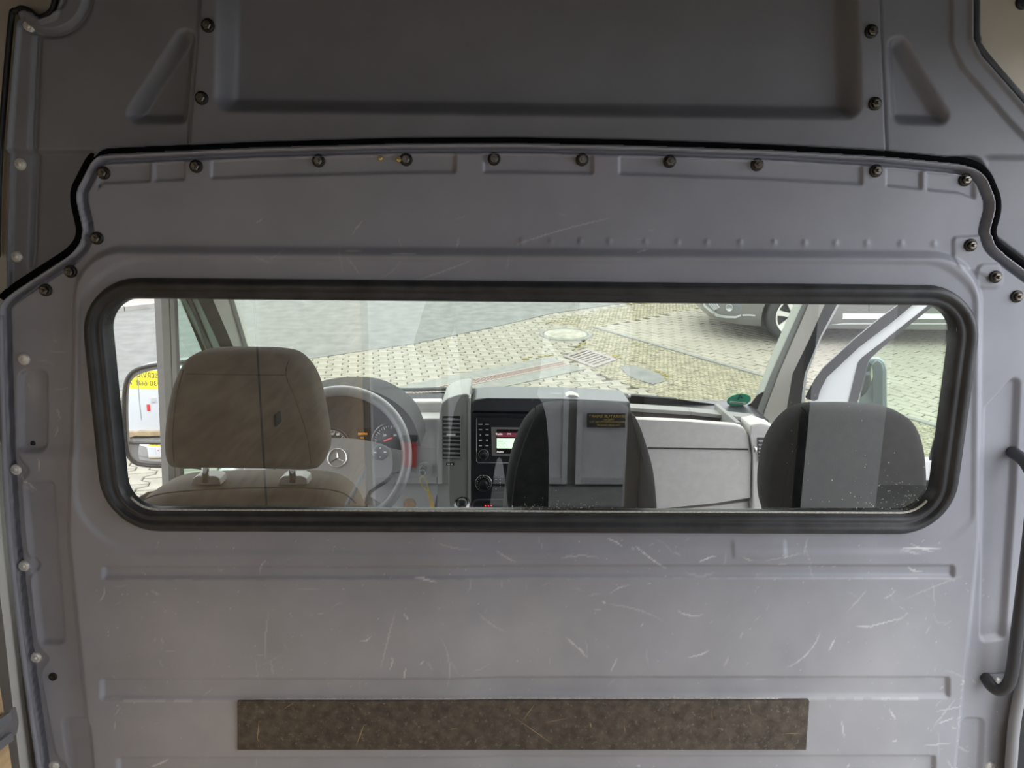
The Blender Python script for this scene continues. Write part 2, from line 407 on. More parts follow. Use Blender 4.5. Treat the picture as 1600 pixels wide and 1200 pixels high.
for (x, y, ang, L, c, a) in ((992,850,0.65,60,0.0,0.8),(948,838,0.2,26,0.6,0.6),(1090,872,-0.45,26,0.2,0.9),(1342,975,-0.25,68,0,0.7),(1316,953,-0.85,50,0,0.4),
        (633,950,0.95,12,0,0.95),(636,1034,1.75,18,0,0.95),(962,1022,2.0,22,0,0.8),(1072,1020,-0.1,34,-0.4,0.9),(946,938,0.05,98,0.5,0.45),(650,895,0.1,34,0.2,0.95),
        (425,948,1.75,80,-0.25,0.5),(427,1020,1.35,28,0,0.5),(400,1036,-0.45,60,0,0.35),(1405,853,0.0,58,0.0,0.8),(1290,1010,-1.1,24,0,0.8),(1383,1100,1.0,20,0,0.8),
        (1456,1104,-0.2,44,0,0.5),(652,437,-0.3,92,-0.1,0.28),(545,402,0.9,34,0.1,0.25),(540,391,0.0,26,0,0.7),(612,397,0.0,40,0,0.5),(808,382,-0.35,150,0.15,0.3)):
    scratch(x, y, ang, L, c, min(1.0, a*1.1))
def blocks(k):
    nb = rng.random((GXX.shape[0]//k+3, GXX.shape[1]//k+3)); yy = np.arange(GXX.shape[0])/k; xx = np.arange(GXX.shape[1])/k
    y0, x0 = yy.astype(int), xx.astype(int); fy, fx = (yy-y0)[:,None], (xx-x0)[None,:]
    fy, fx = fy*fy*(3-2*fy), fx*fx*(3-2*fx)
    return (nb[y0][:,x0]*(1-fy)*(1-fx)+nb[y0+1][:,x0]*fy*(1-fx)+nb[y0][:,x0+1]*(1-fy)*fx+nb[y0+1][:,x0+1]*fy*fx)
haze = 0.5*blocks(60)+0.3*blocks(24)+0.2*blocks(9)                  # pale rub marks below the window, plus painted brightness where more light falls
wear_light = np.maximum(wear_light, ss(835, 960, GYY)*(0.10+0.24*haze)*ss(120, 330, GXX)*(1-0.5*ss(1380, 1540, GXX)))
nzx = rng.random(len(gx))
for yl, a in ((899,0.28),(1084,0.55),(1087,0.55)):
    iy = int((yl-gy[0])/STEP)
    for x0 in range(0, len(gx), 1):
        if 200 < gx[x0] < 1430: wear_light[iy, x0] = max(wear_light[iy, x0], a*(0.4+0.6*nzx[x0//7]))
for k in range(500):
    x, y = rng.uniform(160, 1560), rng.uniform(835, 1230); wear_light[int((y-gy[0])/STEP), int((x-gx[0])/STEP)] = rng.uniform(0.1, 0.6)
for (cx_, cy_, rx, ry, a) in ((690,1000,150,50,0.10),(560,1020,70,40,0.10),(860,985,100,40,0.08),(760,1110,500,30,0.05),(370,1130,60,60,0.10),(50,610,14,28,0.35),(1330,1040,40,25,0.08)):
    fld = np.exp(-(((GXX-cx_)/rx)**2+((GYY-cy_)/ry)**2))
    wear_light = wear_light+a*fld*(0.5+blocks(14))*0.8

hl, sdl = relief_lower(GXX, GYY)
bulk = struct('wall_front', 'grey plastic bulkhead wall with pressed ribs between cargo bay and cab', (0, D, 0.65))
win_sd = rbox(GXX, GYY, *WIN, 70)
panel = grid_object('lower_panel', hl, (sdl > -0.5) & (win_sd < 2), M_panel, bulk, wear_light)
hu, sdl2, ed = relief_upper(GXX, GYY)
up = struct('trim_1', 'grey pressed upper bulkhead panel, coloured darker for shade, above the bolted seam', (0, D, 2.2))
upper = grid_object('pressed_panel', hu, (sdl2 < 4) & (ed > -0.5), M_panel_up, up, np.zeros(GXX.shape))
box('kick_panel', -0.80, 0.84, D, D+0.02, 0.655, 1.32, M_panel, bulk)
# the rolled edge of the sheets
def resample(pts, n=6): return [p for p in spline(pts, n)]
tube('rolled_edge', [surf(x+3.5, y, False)+Vector((0,0.002,0)) for x, y in resample([(1,492),(4,600),(8,720),(16,840),(28,950),(42,1060),(62,1200),(74,1285)])], 0.0042, M_panel, bulk)
tube('rolled_edge', [at_y(x, y, D+0.012) for x, y in resample([(-4,402),(0,250),(8,140),(18,28),(24,18),(34,13),(46,17),(60,27),(78,20),(86,0),(90,-60)])], 0.004, M_trim, up)
sm = [p for p in SEAM[4:] if -60 < p[0] < 1675 and p[1] < 482]; sm = [p for i, p in enumerate(sm) if i == 0 or math.hypot(p[0]-sm[i-1][0], p[1]-sm[i-1][1]) > 0.5]
k0 = max(i for i, p in enumerate(sm) if p[0] > 1590)+1; sm = sm[:k0]; off = []
for i in range(len(sm)):
    a, b = np.array(sm[max(i-1,0)]), np.array(sm[min(i+1,len(sm)-1)]); t = (b-a)/np.hypot(*(b-a)); off.append(np.array(sm[i])+np.array((t[1], -t[0]))*5.5)
tube('gap_shade_strip', [at_y(x, y, D+0.020) for x, y in off], 0.0052, mat('black_gap_shade',(0.008,0.008,0.009),0.95,spec=0.05), up)  # black strip added so the seam gap looks fully shaded
tube('edge_rubber', [at_y(x, y, D+0.02) for x, y in resample([(1524,-60),(1524,40),(1526,62),(1536,85),(1610,170),(1680,244)])], 0.0062, M_rubber, up)

def bolt(px, py, parent, upper=False, s=1.0):
    p = surf(px, py, upper); b = lathe('bolt', [(0.0092*s,0),(0.0092*s,0.0022),(0.0080*s,0.0030),(0.0062*s,0.0032)], p, (0,-1,0), M_bolt, parent, 20)
    bm = bmesh.new(); bm_lathe(bm, [(0.0062*s,0.003),(0.0062*s,0.0075),(0.0050*s,0.0086),(0.0028*s,0.0086),(0.0028*s,0.0125),(0.0022*s,0.0135),(0,0.0135)], p, (0,-1,0), 6)
    from_bm('nut', bm, M_nut, b); return b
for (x, y) in ((160,270),(307,260),(497,251),(634,249),(772,248),(910,249),(1047,252),(1184,257),(1368,267),(1510,281),
               (152,372),(111,424),(72,453),(1514,383),(1551,432),(1588,463)): bolt(x, y, bulk)
for (x, y) in ((322,38),(312,152),(1365,47),(1371,161)): bolt(x, y, up, True, 1.0)
def rivet(px, py, parent, upper=False, r=0.0088, m=M_rivet, name='rivet'):
    p = surf(px, py, upper)
    return lathe(name, [(r,-0.002),(r,0.0012),(r*0.86,0.003),(r*0.6,0.0042),(r*0.42,0.0034),(r*0.3,0.0046),(0,0.0048)], p, (0,-1,0), m, parent, 18)
for (x, y) in ((38,561),(25,734),(38,884),(57,1027),(85,1196),(1547,1196)): rivet(x, y, bulk)
for (x, y) in ((34,37),(17,255),(12,402)): rivet(x, y, up, True)
tag(rivet(594,247, bulk, False, 0.0042, M_brass), 'small yellowish rivet'); rivet(623,249, bulk, False, 0.0046, M_brass)
lathe('hole_plug', [(0.0068,0),(0.0068,0.002),(0.005,0.003),(0.003,0.002),(0,0.002)], surf(86,1054), (0,-1,0), M_bolt, bulk, 16)
lathe('hole_plug', [(0.004,-0.001),(0.004,0.0006),(0,0.0006)], surf(47,695), (0,-1,0), M_trim, bulk, 12)  # black disc standing for the dark inside an open hole

# wooden rubbing strip screwed across the bulkhead
M_plank = mat('worn_brown_board', (0.115, 0.093, 0.072), 0.5, var=0.34, scale=70, bump=0.35, bscale=120)
pl = prism('rubbing_strip', [at_y(x, y, D-0.0128) for x, y in ((373,1167),(373,1091),(1262,1091),(1257,1167))], (0,-0.008,0), M_plank, None, 0.0012)
tag(pl, 'long dark brown scratched board fixed low across the grey bulkhead', 'board')
nt = M_plank.node_tree; src = nt.nodes['Principled BSDF'].inputs['Base Color'].links[0].from_socket
tc_ = nt.nodes.new('ShaderNodeTexCoord'); nz_ = nt.nodes.new('ShaderNodeTexNoise'); nz_.inputs['Scale'].default_value = 130; nz_.inputs['Detail'].default_value = 9; nz_.inputs['Roughness'].default_value = 0.75
rp_ = nt.nodes.new('ShaderNodeValToRGB'); rp_.color_ramp.elements[0].position = 0.56; rp_.color_ramp.elements[1].position = 0.72
mx_ = nt.nodes.new('ShaderNodeMix'); mx_.data_type = 'RGBA'; mx_.inputs[7].default_value = (0.34,0.31,0.27,1)
nt.links.new(tc_.outputs['Object'], nz_.inputs['Vector']); nt.links.new(nz_.outputs['Fac'], rp_.inputs[0]); nt.links.new(rp_.outputs[0], mx_.inputs[0])
nt.links.new(src, mx_.inputs[6]); nt.links.new(mx_.outputs[2], nt.nodes['Principled BSDF'].inputs['Base Color'])
M_gouge = mat('pale_wood_gouge', (0.46, 0.32, 0.18), 0.8)
bm = bmesh.new()
for (x0,y0,x1,y1,w) in ((405,1123,401,1166,1.6),(570,1130,556,1166,2.4),(838,1097,815,1128,1.2),(800,1118,868,1166,1.1),(922,1128,924,1138,2.4),(1224,1146,1252,1146,1.4),(1112,1106,1113,1128,1.0),(845,1130,890,1122,0.8),(975,1132,977,1146,1.0),(1170,1100,1174,1118,1.0),(440,1110,462,1096,1.0),(700,1140,716,1138,1.0),(745,1154,741,1164,1.0)):
    a = at_y(x0,y0,D-0.0210); b = at_y(x1,y1,D-0.0210); t = (b-a).normalized(); nn = Vector((0,-1,0)).cross(t)*(w/FPX*1.16/2)
    mid = (a+b)/2
    vs = [bm.verts.new(q) for q in (a, mid-nn, b, mid+nn)]; bm.faces.new(vs)
    top = bm.verts.new(mid+Vector((0,-0.0003,0)))
    for i in range(4): bm.faces.new((vs[i], vs[(i+1)%4], top))
tag(from_bm('gouges', bm, M_gouge, pl), kind='stuff')
tube('worn_edge', [at_y(x, 1091.3, D-0.0206) for x in range(376, 1262, 60)], 0.0006, M_dust, pl, 5)

# ------------------------------------------------------------------ window in the bulkhead
w1 = struct('window_1', 'long rounded window in the bulkhead with thick black rubber seal', (0, D, 1.86))
def rrect_path(x0, y0, x1, y1, r, n=10):
    out = []
    for cx, cy, a0 in ((x1-r,y0+r,-90),(x1-r,y1-r,0),(x0+r,y1-r,90),(x0+r,y0+r,180)):
        for k in range(n+1):
            a = math.radians(a0+90*k/n); out.append((cx+r*math.cos(a), cy+r*math.sin(a)))
    return out
def pxplane(x, y, off): p = at_y(x, y, D); p.y = D-off; return p
# the seal: a loop of sections from outside to inside (inset in px, height towards the bay)
O = np.array([[at_y(150,0,D).x, at_y(150,600,D).x]])
sec = [(0,0.012),(1.5,0.017),(6,0.0215),(11,0.0225),(15.5,0.0205),(18,0.0165),(20,0.0155),(23,0.0165),(27,0.0155),(30,0.012),(32,0.004),(32,-0.012)]
# the opening is a true rectangle on the wall
TL = at_y(152, 434, D); BR = at_y(1504, 828, D); TR_ = at_y(1504, 443, D); BL = at_y(150, 826, D)
xL, xR, zT, zB = (TL.x+BL.x)/2, (TR_.x+BR.x)/2, (TL.z+TR_.z)/2, (BL.z+BR.z)/2
k_ = 0.000965
verts = []; faces = []; N = None
for ins, hgt in sec:
    r = max(0.030, 0.086-ins*k_*1.25)
    path = rrect_path(xL+ins*k_, zB+ins*k_, xR-ins*k_, zT-ins*k_, r, 10)
    N = len(path); verts += [Vector((x, D-hgt, z)) for x, z in path]
for i in range(len(sec)-1):
    for k in range(N):
        j = (k+1) % N; faces.append((i*N+k, i*N+j, (i+1)*N+j, (i+1)*N+k))
from_data('rubber_seal', verts, faces, M_rubber, w1, True)
ins = 31; path = rrect_path(xL+ins*k_, zB+ins*k_, xR-ins*k_, zT-ins*k_, 0.05, 10)
M_pane = glass('bulkhead_glass', (0.96, 0.975, 0.965), 2.3)
from_data('pane', [Vector((x, D+0.004, z)) for x, z in path], [list(range(len(path)))], M_pane, w1)
# dusty ledge painted pale as its lit lip, dust specks on the lower glass
led = [(x, z) for x, z in rrect_path(xL+31*k_, zB+31*k_, xR-31*k_, zT-31*k_, 0.05, 10)]
low = sorted([p for p in led if p[1] < zB+31*k_+0.022])
low = [p for p in led if p[1] < zB+31*k_+0.024]; low.sort(key=lambda p: p[0])
tube('pale_lit_ledge', [Vector((x, D-0.004, z+0.001)) for x, z in low], 0.0020, M_dust, w1, 6)
bm = bmesh.new()
for k in range(240):
    g = rng.random()
    if g < 0.45: x, y = rng.normal(1400, 35), 797-abs(rng.exponential(22))
    elif g < 0.8: x, y = rng.normal(870, 35), 797-abs(rng.exponential(5))
    else: x, y = rng.uniform(1150, 1470), rng.uniform(600, 795)
    if not (200 < x < 1462): continue
    p = at_y(x, y, D); rr = rng.uniform(0.0002, 0.0008)*(1.3 if g < 0.8 else 0.8)
    bmesh.ops.create_icosphere(bm, subdivisions=1, radius=rr, matrix=Matrix.Translation((p.x, D+0.003, p.z)))
tag(from_bm('dust_specks', bm, M_dust, w1), 'white dust specks on the lower glass', kind='stuff')
# ================================================================== cargo bay round the camera
M_floor = mat('worn_cargo_floor', (0.50, 0.43, 0.33), 0.6, var=0.3, scale=6)
M_roofw = mat('bare_grey_roof_sheet', (0.12, 0.118, 0.112), 0.5)
box('floor', -0.985, 0.985, -2.0, D+0.02, 0.60, 0.65, M_floor)['kind'] = 'structure'
ceil = struct('ceiling', 'white van roof over cargo bay and cab', (0, 0, 2.64))
box('cargo_roof', -1.0, 1.0, -2.0, D+0.09, 2.66, 2.70, M_roofw, ceil)
box('cab_roof', -0.99, 0.99, D+0.07, 2.12, 2.38, 2.42, mat('pale_headliner', (0.72,0.71,0.68), 0.9), ceil)
box('roof_step', -0.99, 0.99, D+0.07, D+0.09, 2.42, 2.66, M_roofw, ceil)
wl_ = struct('wall_left', 'plywood lined left wall of the cargo bay', (-0.80, 0, 0.65))
box('plywood_lining', -0.775, -0.757, -1.90, 1.06, 0.65, 2.64, M_ply, wl_)
box('outer_skin', -1.0, -0.985, -2.0, 1.24, 0.45, 2.66, M_white, wl_)
box('panel_joint', -0.757, -0.7555, -0.118, -0.102, 0.65, 2.64, M_trim, wl_)
box('black_clip', -0.757, -0.748, -0.30, -0.24, 1.615, 1.655, M_trim, wl_, 0.002)
box('lashing_rail', -0.757, -0.742, -1.86, 1.00, 0.90, 0.945, M_metal, wl_, 0.003)
for k in range(14): lathe('rail_slot', [(0.011,0),(0.011,0.001),(0,0.001)], (-0.742, -1.75+k*0.2, 0.922), (1,0,0), M_trim, wl_, 12)
pil = struct('trim_2', 'cream painted pillar edge left of the bulkhead', (-0.8, D, 0.65))
prism('pillar_face', [at_y(x, y, D+0.030) for x, y in ((-60,-60),(92,-60),(88,14),(60,34),(24,60),(10,500),(24,830),(60,1100),(86,1290),(-60,1290))], (0,0.05,0), M_cream, pil, 0.002)
prism('door_post', [at_y(x, y, D+0.004) for x, y in ((-8,690),(4,690),(10,830),(37,1080),(52,1210),(62,1290),(10,1290),(-4,900))], (0,-0.03,0), mat('pale_grey_post', (0.66,0.64,0.60), 0.4), pil, 0.003)
box('pillar_core', -0.985, -0.80, D+0.002, D+0.12, 0.65, 2.66, M_cream, pil)
# latch hardware low on the plywood
lt = thing('lashing_bracket', 'small grey metal bracket low on the plywood at left edge', 'bracket', tuple(at_x(6, 1140, -0.755)))
q = at_x(8, 1135, -0.755)
prism('plate', [at_x(x, y, -0.7545) for x, y in ((-30,1150),(22,1104),(27,1128),(24,1146),(-30,1190))], (0.003,0,0), M_metal, lt, 0.0008)
prism('clasp', [at_x(x, y, -0.7515) for x, y in ((-30,1140),(10,1112),(13,1124),(-30,1160))], (0.007,0,0), mat('grey_clasp',(0.35,0.36,0.38),0.4,0.5), lt, 0.001)
prism('clasp', [at_x(x, y, -0.7515) for x, y in ((-30,1176),(14,1144),(16,1156),(-30,1192))], (0.006,0,0), MATS['grey_clasp'], lt, 0.001)
wr_ = struct('wall_right', 'white right wall of the cargo bay behind the open sliding door gap', (0.9, -1.2, 0.65))
box('inner_lining', 0.80, 0.815, -1.95, 0.35, 0.65, 2.64, mat('grey_side_lining',(0.25,0.25,0.255),0.5), wr_)
box('outer_skin', 0.985, 1.0, -2.0, 0.35, 0.45, 2.66, M_white, wr_)
box('door_header', 0.90, 1.0, 0.35, D-0.02, 2.52, 2.66, M_white, wr_)
box('closing_post', 0.80, 1.0, 0.29, 0.35, 0.65, 2.66, M_white, wr_)
tr3 = struct('trim_3', 'cream body corner and grey door seal at the right edge of the bulkhead', (0.9, D, 2.5))
prism('body_corner', [at_y(x, y, D+0.036) for x, y in ((1500,-80),(1740,-80),(1740,330),(1500,140))], (0,0.05,0), M_cream, tr3, 0.002)
lathe('body_plug', [(0.010,0),(0.010,0.003),(0.006,0.004),(0,0.004)], at_y(1597, 4, D+0.036), (0,-1,0), M_trim, tr3, 16)
box('pillar_core', 0.815, 0.985, D+0.045, D+0.13, 0.65, 2.66, M_cream, tr3)
prism('door_sill_post', [at_y(x, y, D-0.002) for x, y in ((1606,985),(1585,1075),(1573,1140),(1562,1300),(1700,1300),(1700,985))], (0,-0.02,0), mat('black_door_frame',(0.03,0.03,0.033),0.4), tr3, 0.003)
tube('door_seal', [at_y(x, y, D-0.028) for x, y in spline([(1611,985),(1594,1080),(1583,1150),(1574,1300)], 6)], 0.009, mat('grey_seal_rubber',(0.30,0.30,0.31),0.35), tr3, 10)
rf = struct('trim_4', 'white rear door frame of the cargo bay', (0, -1.95, 0.65))
for s in (-1, 1): box('rear_post', min(s*0.72, s*1.0), max(s*0.72, s*1.0), -2.0, -1.92, 0.45, 2.66, M_white, rf, 0.01)
box('rear_header', -0.72, 0.72, -2.0, -1.92, 2.25, 2.66, M_white, rf, 0.01)
box('rear_sill', -0.72, 0.72, -2.04, -1.95, 0.52, 0.655, M_trim, rf, 0.01)

# grab handle on the right
gh = thing('grab_handle', 'black tubular grab handle screwed to the right side of the bulkhead', 'handle', tuple(surf(1553,1062)))
base = surf(1556, 1060)
pts = [surf(1541,1058)+Vector((0,0.002,0)), at_y(1546,1068,D-0.014), at_y(1556,1077,D-0.024), at_y(1567,1077,D-0.030), at_y(1577,1066,D-0.036), at_y(1583,1040,D-0.042),
       at_y(1588,1000,D-0.045), at_y(1597,930,D-0.045), at_y(1607,850,D-0.045), at_y(1615,770,D-0.045), at_y(1614,745,D-0.042), at_y(1606,728,D-0.034), at_y(1596,716,D-0.018), surf(1586,708)+Vector((0,0.002,0))]
tube('grip_bar', spline(pts, 5), [0.0075]+[0.0095]*(len(spline(pts,5))-2)+[0.0085], mat('black_handle_rubber',(0.05,0.05,0.055),0.38), gh, 12)
prism('end_plate', [surf(x, y)+Vector((0,-0.002,0)) for x, y in ((1540,1052),(1568,1050),(1574,1066),(1560,1074),(1544,1066))], (0,-0.004,0), M_panel, gh, 0.001)
lathe('screw', [(0.006,0),(0.006,0.002),(0.004,0.0035),(0,0.003)], surf(1554,1060)+Vector((0,-0.006,0)), (0,-1,0), M_rivet, gh, 16)

# ================================================================== cab
M_dash = mat('grey_dashboard_plastic', (0.50, 0.485, 0.472), 0.75, spec=0.25, var=0.05, scale=40, bump=0.1, bscale=700)
M_dashd = mat('dark_dashboard_plastic', (0.045, 0.048, 0.055), 0.45, bump=0.1, bscale=700)
M_dash2 = mat('shaded_dashboard_plastic', (0.27, 0.265, 0.262), 0.8, spec=0.2, bump=0.1, bscale=700)  # dash plastic darkened for top faces that catch too much sky light
M_stack = mat('anthracite_console', (0.016, 0.019, 0.024), 0.35)
M_colm = mat('olive_grey_console_trim', (0.27, 0.275, 0.26), 0.55, 0.1)
M_fab = mat('charcoal_seat_fabric', (0.022, 0.022, 0.021), 0.95, var=0.3, scale=60, bump=0.3, bscale=900)
M_fabd = mat('reflection_tinted_fabric', (0.082, 0.071, 0.058), 0.95, var=0.3, scale=14, bump=0.3, bscale=900)  # seat fabric lightened brown to stand in for the plywood's reflection
M_seam = mat('dark_seam', (0.012, 0.012, 0.012), 0.9)
M_pillar = mat('beige_pillar_trim', (0.60, 0.575, 0.52), 0.6)
M_pilg = mat('grey_green_pillar_edge', (0.30, 0.315, 0.29), 0.5)
# driver seat
ds = thing('driver_seat', 'driver seat with headrest coloured for the brown plywood reflection behind the steering wheel', 'seat', (-0.44, 1.45, 0.75))
hd = puff('headrest', [(264,690),(268,640),(280,590),(300,553),(332,543),(385,542),(440,544),(470,553),(494,582),(508,630),(517,690),(512,716),(496,728),(420,727),(330,726),(285,726),(269,718)], 1.30, 0.055, M_fabd, ds, p=4.5)
tube('seam', [at_y(x, y, 1.246) for x, y in spline([(452,562),(447,585),(462,625),(480,680),(486,724)], 6)], 0.0010, M_seam, hd, 6)
tube('seam', [at_y(x, y, 1.245) for x, y in spline([(287,577),(276,620),(270,680),(272,722)], 6)], 0.0009, M_seam, hd, 6)
tube('seam', [at_y(x, y, 1.2445) for x, y in spline([(290,584),(340,585),(400,586),(448,586)], 6)], 0.0008, M_seam, hd, 6)
bk = puff('backrest', [(196,830),(206,795),(225,768),(262,749),(310,743),(400,741),(480,741),(528,748),(556,768),(572,800),(585,860),(600,1400),(180,1400)], 1.38, 0.10, M_fabd, ds, p=5)
tube('seam', [at_y(x, y, 1.30) for x, y in spline([(214,786),(262,770),(400,762),(520,766),(556,786)], 6)], 0.0012, M_seam, bk, 6)
for px in (321, 457):
    tube('headrest_post', [at_y(px, 720, 1.33), at_y(px, 752, 1.34)], 0.0065, M_chrome, ds, 10)
    g = prism('post_guide', [at_y(px+dx, dy, 1.34) for dx, dy in ((-24,758),(-20,748),(-14,744),(14,744),(22,748),(24,758))], (0,0.035,0), mat('grey_post_guide',(0.30,0.29,0.27),0.4), ds, 0.003)
box('seat_base', -0.70, -0.18, 1.35, 1.85, 0.75, 1.05, M_fabd, ds, 0.05)
# double passenger bench
pb = thing('passenger_bench', 'charcoal fabric double passenger bench with two headrests', 'seat', (0.45, 1.45, 0.75))
h1 = puff('headrest', [(783,800),(788,745),(799,697),(818,655),(846,632),(890,628),(940,628),(975,632),(995,650),(1010,690),(1021,735),(1026,800),(1020,835),(900,840),(790,835)], 1.32, 0.055, M_fab, pb, p=4.2)
tube('seam', [at_y(x, y, 1.266) for x, y in spline([(836,634),(836,650),(820,690),(806,740),(799,800)], 6)], 0.0010, mat('grey_piping',(0.05,0.05,0.05),0.8), h1, 6)
tube('seam', [at_y(x, y, 1.266) for x, y in spline([(985,645),(1000,700),(1011,750),(1012,800)], 6)], 0.0010, M_seam, h1, 6)
h2 = puff('headrest', [(1186,765),(1189,722),(1200,684),(1222,652),(1252,633),(1300,630),(1350,631),(1394,636),(1420,655),(1434,690),(1439,735),(1437,790),(1428,830),(1320,840),(1210,830),(1192,800)], 1.32, 0.055, M_fab, pb, p=4.2)
tube('seam', [at_y(x, y, 1.266) for x, y in spline([(1252,636),(1263,652),(1258,680),(1240,710),(1228,750),(1222,800)], 6)], 0.0010, M_seam, h2, 6)
for px in (860, 950, 1270, 1360): tube('headrest_post', [at_y(px, 825, 1.33), at_y(px, 870, 1.34)], 0.0065, M_chrome, pb, 8)
puff('backrest', [(735,900),(760,862),(850,856),(1100,856),(1350,856),(1440,858),(1475,880),(1490,1000),(1480,1400),(720,1400)], 1.40, 0.09, M_fab, pb, p=5)
box('seat_base', -0.06, 0.80, 1.38, 1.85, 0.75, 1.05, M_fab, pb, 0.05)

# ---- cab shell
cabf = struct('wall_cab', 'cab floor, firewall and side sills below the windows', (0, 2, 0.6))
box('cab_floor', -0.98, 0.98, D+0.03, 2.90, 0.62, 0.66, M_dashd, cabf)
box('firewall', -0.98, 0.98, 2.82, 2.86, 0.62, 1.60, M_dashd, cabf)
WP, WN_ = Vector((0, 2.70, 1.70)), Vector((0, 1.0, 0.9)).normalized()      # windscreen plane
def on_w(x, y, off=0.0): return at_plane(x, y, WP-WN_*off, WN_)
w2 = struct('window_2', 'wide raked windscreen with black border and wipers outside', (0, 2.7, 1.7))
def wpt(X, z): return Vector((X, 2.70-0.9*(z-1.70), z))
from_data('pane', [wpt(-0.97,1.655), wpt(0.99,1.655), wpt(0.95,2.42), wpt(-0.93,2.42)], [(0,1,2,3)], glass('windscreen_glass', (0.90,0.945,0.86), 1.5), w2)
M_frit = mat('black_glass_border', (0.012,0.011,0.011), 0.4)
prism('glass_border', [on_w(x, y, 0.004) for x, y in ((540,616),(620,617),(700,612),(760,611),(900,616),(985,618),(1060,624),(1110,631),(1150,637),(1164,636),(1174,630),(1183,618),(1215,600),(1200,680),(600,680))], WN_*0.002, M_frit, w2)
A1 = struct('trim_5', 'left windscreen pillar with beige trim and black seals', tuple(wpt(-0.92,1.9)))
def pst(name, xs, m, par, d0, th):               # strip running up the pillar: left/right edges at py=460 and 541
    (a0,a1),(b0,b1) = xs; f = lambda a, b, y: a+(b-a)*(y-460)/81.0
    pts = [on_w(f(a0,b0,y), y, d0) for y in (415,660)]+[on_w(f(a1,b1,y), y, d0) for y in (660,415)]
    return prism(name, pts, WN_*th, m, par, 0.003)
pst('frame_edge', ((275,282),(312,319)), M_pillar, A1, -0.012, 0.03)
pst('seal', ((281,296),(318,330)), M_trim, A1, -0.010, 0.03)
pst('painted_post', ((295,307),(329,344)), mat('grey_green_paint',(0.45,0.50,0.46),0.4), A1, -0.015, 0.03)
pst('seal', ((305,330),(343,365)), M_trim, A1, -0.005, 0.04)
pst('pillar_trim', ((329,355),(364,376)), M_pillar, A1, 0.006, 0.03)
pst('pillar_trim', ((352,363),(374,387)), M_pilg, A1, 0.002, 0.03)
A2 = struct('trim_6', 'right windscreen pillar with beige trim and black door seal', tuple(wpt(0.95,1.9)))
def pstr(name, L, Rr, m, d0, th): return prism(name, [on_w(x, y, d0) for x, y in L]+[on_w(x, y, d0) for x, y in reversed(Rr)], WN_*th, m, A2, 0.003)
pstr('pillar_trim', [(1280,415),(1257,468),(1205,584),(1183,640),(1165,690)], [(1292,415),(1269,468),(1219,584),(1198,640),(1180,690)], M_pilg, 0.006, 0.05)
pstr('pillar_trim', [(1290,415),(1267,468),(1217,584),(1196,640),(1180,690)], [(1316,415),(1292,468),(1266,527),(1237,584),(1229,640),(1226,690)], M_pillar, 0.010, 0.05)
pstr('door_seal', [(1314,415),(1291,468),(1265,527),(1236,584),(1229,615),(1225,690)], [(1340,415),(1312,468),(1281,527),(1256,584),(1253,615),(1250,690)], mat('black_seal_rubber',(0.035,0.034,0.036),0.5), 0.0, 0.05)
pstr('painted_edge', [(1339,415),(1311,468),(1280,527),(1255,584),(1252,615),(1249,690)], [(1344,415),(1316,468),(1284,527),(1260,584),(1258,615),(1256,690)], M_white, -0.02, 0.04)

# ---- driver door (closed, its window wound down)
d1 = struct('door_1', 'closed driver door with green quarter light and wound down window', (-0.96, 2.0, 0.6))
box('door_panel', -1.0, -0.94, D+0.12, 2.86, 0.55, 1.42, M_white, d1, 0.01)
box('roof_rail', -0.99, -0.93, D+0.12, 2.20, 2.30, 2.40, M_trim, d1)
prism('divider_bar', [at_x(x, y, -0.955) for x, y in ((250,420),(262,420),(276,800),(266,800))], (-0.02,0,0), mat('grey_divider',(0.16,0.155,0.15),0.4), d1, 0.001)
prism('glass_channel', [at_x(x, y, -0.957) for x, y in ((259,420),(267,420),(277,800),(272,800))], (-0.02,0,0), M_trim, d1, 0.001)
prism('divider_bar', [at_x(x, y, -0.953) for x, y in ((264,420),(271,420),(283,800),(276,800))], (-0.02,0,0), MATS['grey_divider'], d1, 0.001)
prism('glass_seal', [at_x(x, y, -0.957) for x, y in ((268,420),(276,420),(290,800),(280,800))], (-0.02,0,0), mat('dark_grey_seal',(0.07,0.075,0.08),0.5), d1, 0.001)
from_data('quarter_glass', [at_x(x, y, -0.965) for x, y in ((275,420),(288,800),(420,800),(400,640),(335,541),(262,420))], [(0,1,2,3,4,5)], glass('green_quarter_glass', (0.66,0.84,0.74), 1.5), d1)

# ---- passenger door, swung open
DP, DN = Vector((0.97, 2.60, 1.7)), Vector((0.42, 0.906, 0)).normalized()
z7 = lambda q: (1220+q[0]/5.714, 440+q[1]/5.714)
def dpoly(name, pts, m, par, d0=0.0, th=0.03, bev=0.003, conv=True):
    P = [at_plane(*(z7(q) if conv else q), DP-DN*d0, DN) for q in pts]; return prism(name, P, DN*th, m, par, bev)
d2 = struct('door_2', 'white passenger door standing open beyond the right pillar', (1.2, 2.45, 0.6))
dpoly('door_seal', [(1240,70),(880,332),(650,520),(380,770),(300,880),(217,1030),(232,1050),(295,1068),(330,1055),(355,945),(405,850),(700,585),(1000,358),(1345,70)], MATS['black_seal_rubber'], d2, 0.012, 0.03)
dpoly('window_frame', [(1350,65),(1000,352),(700,579),(400,845),(350,940),(325,1050),(240,1085),(200,1260),(570,1260),(640,930),(690,730),(722,688),(1000,470),(1490,80)], M_white, d2, 0.0, 0.04)
dpoly('glass_channel', [(1490,75),(1000,466),(718,684),(686,728),(600,1090),(580,1200),(655,1200),(690,1060),(770,715),(798,690),(870,620),(1100,430),(1560,60)], mat('black_glass_channel',(0.05,0.05,0.055),0.5), d2, 0.004, 0.03)
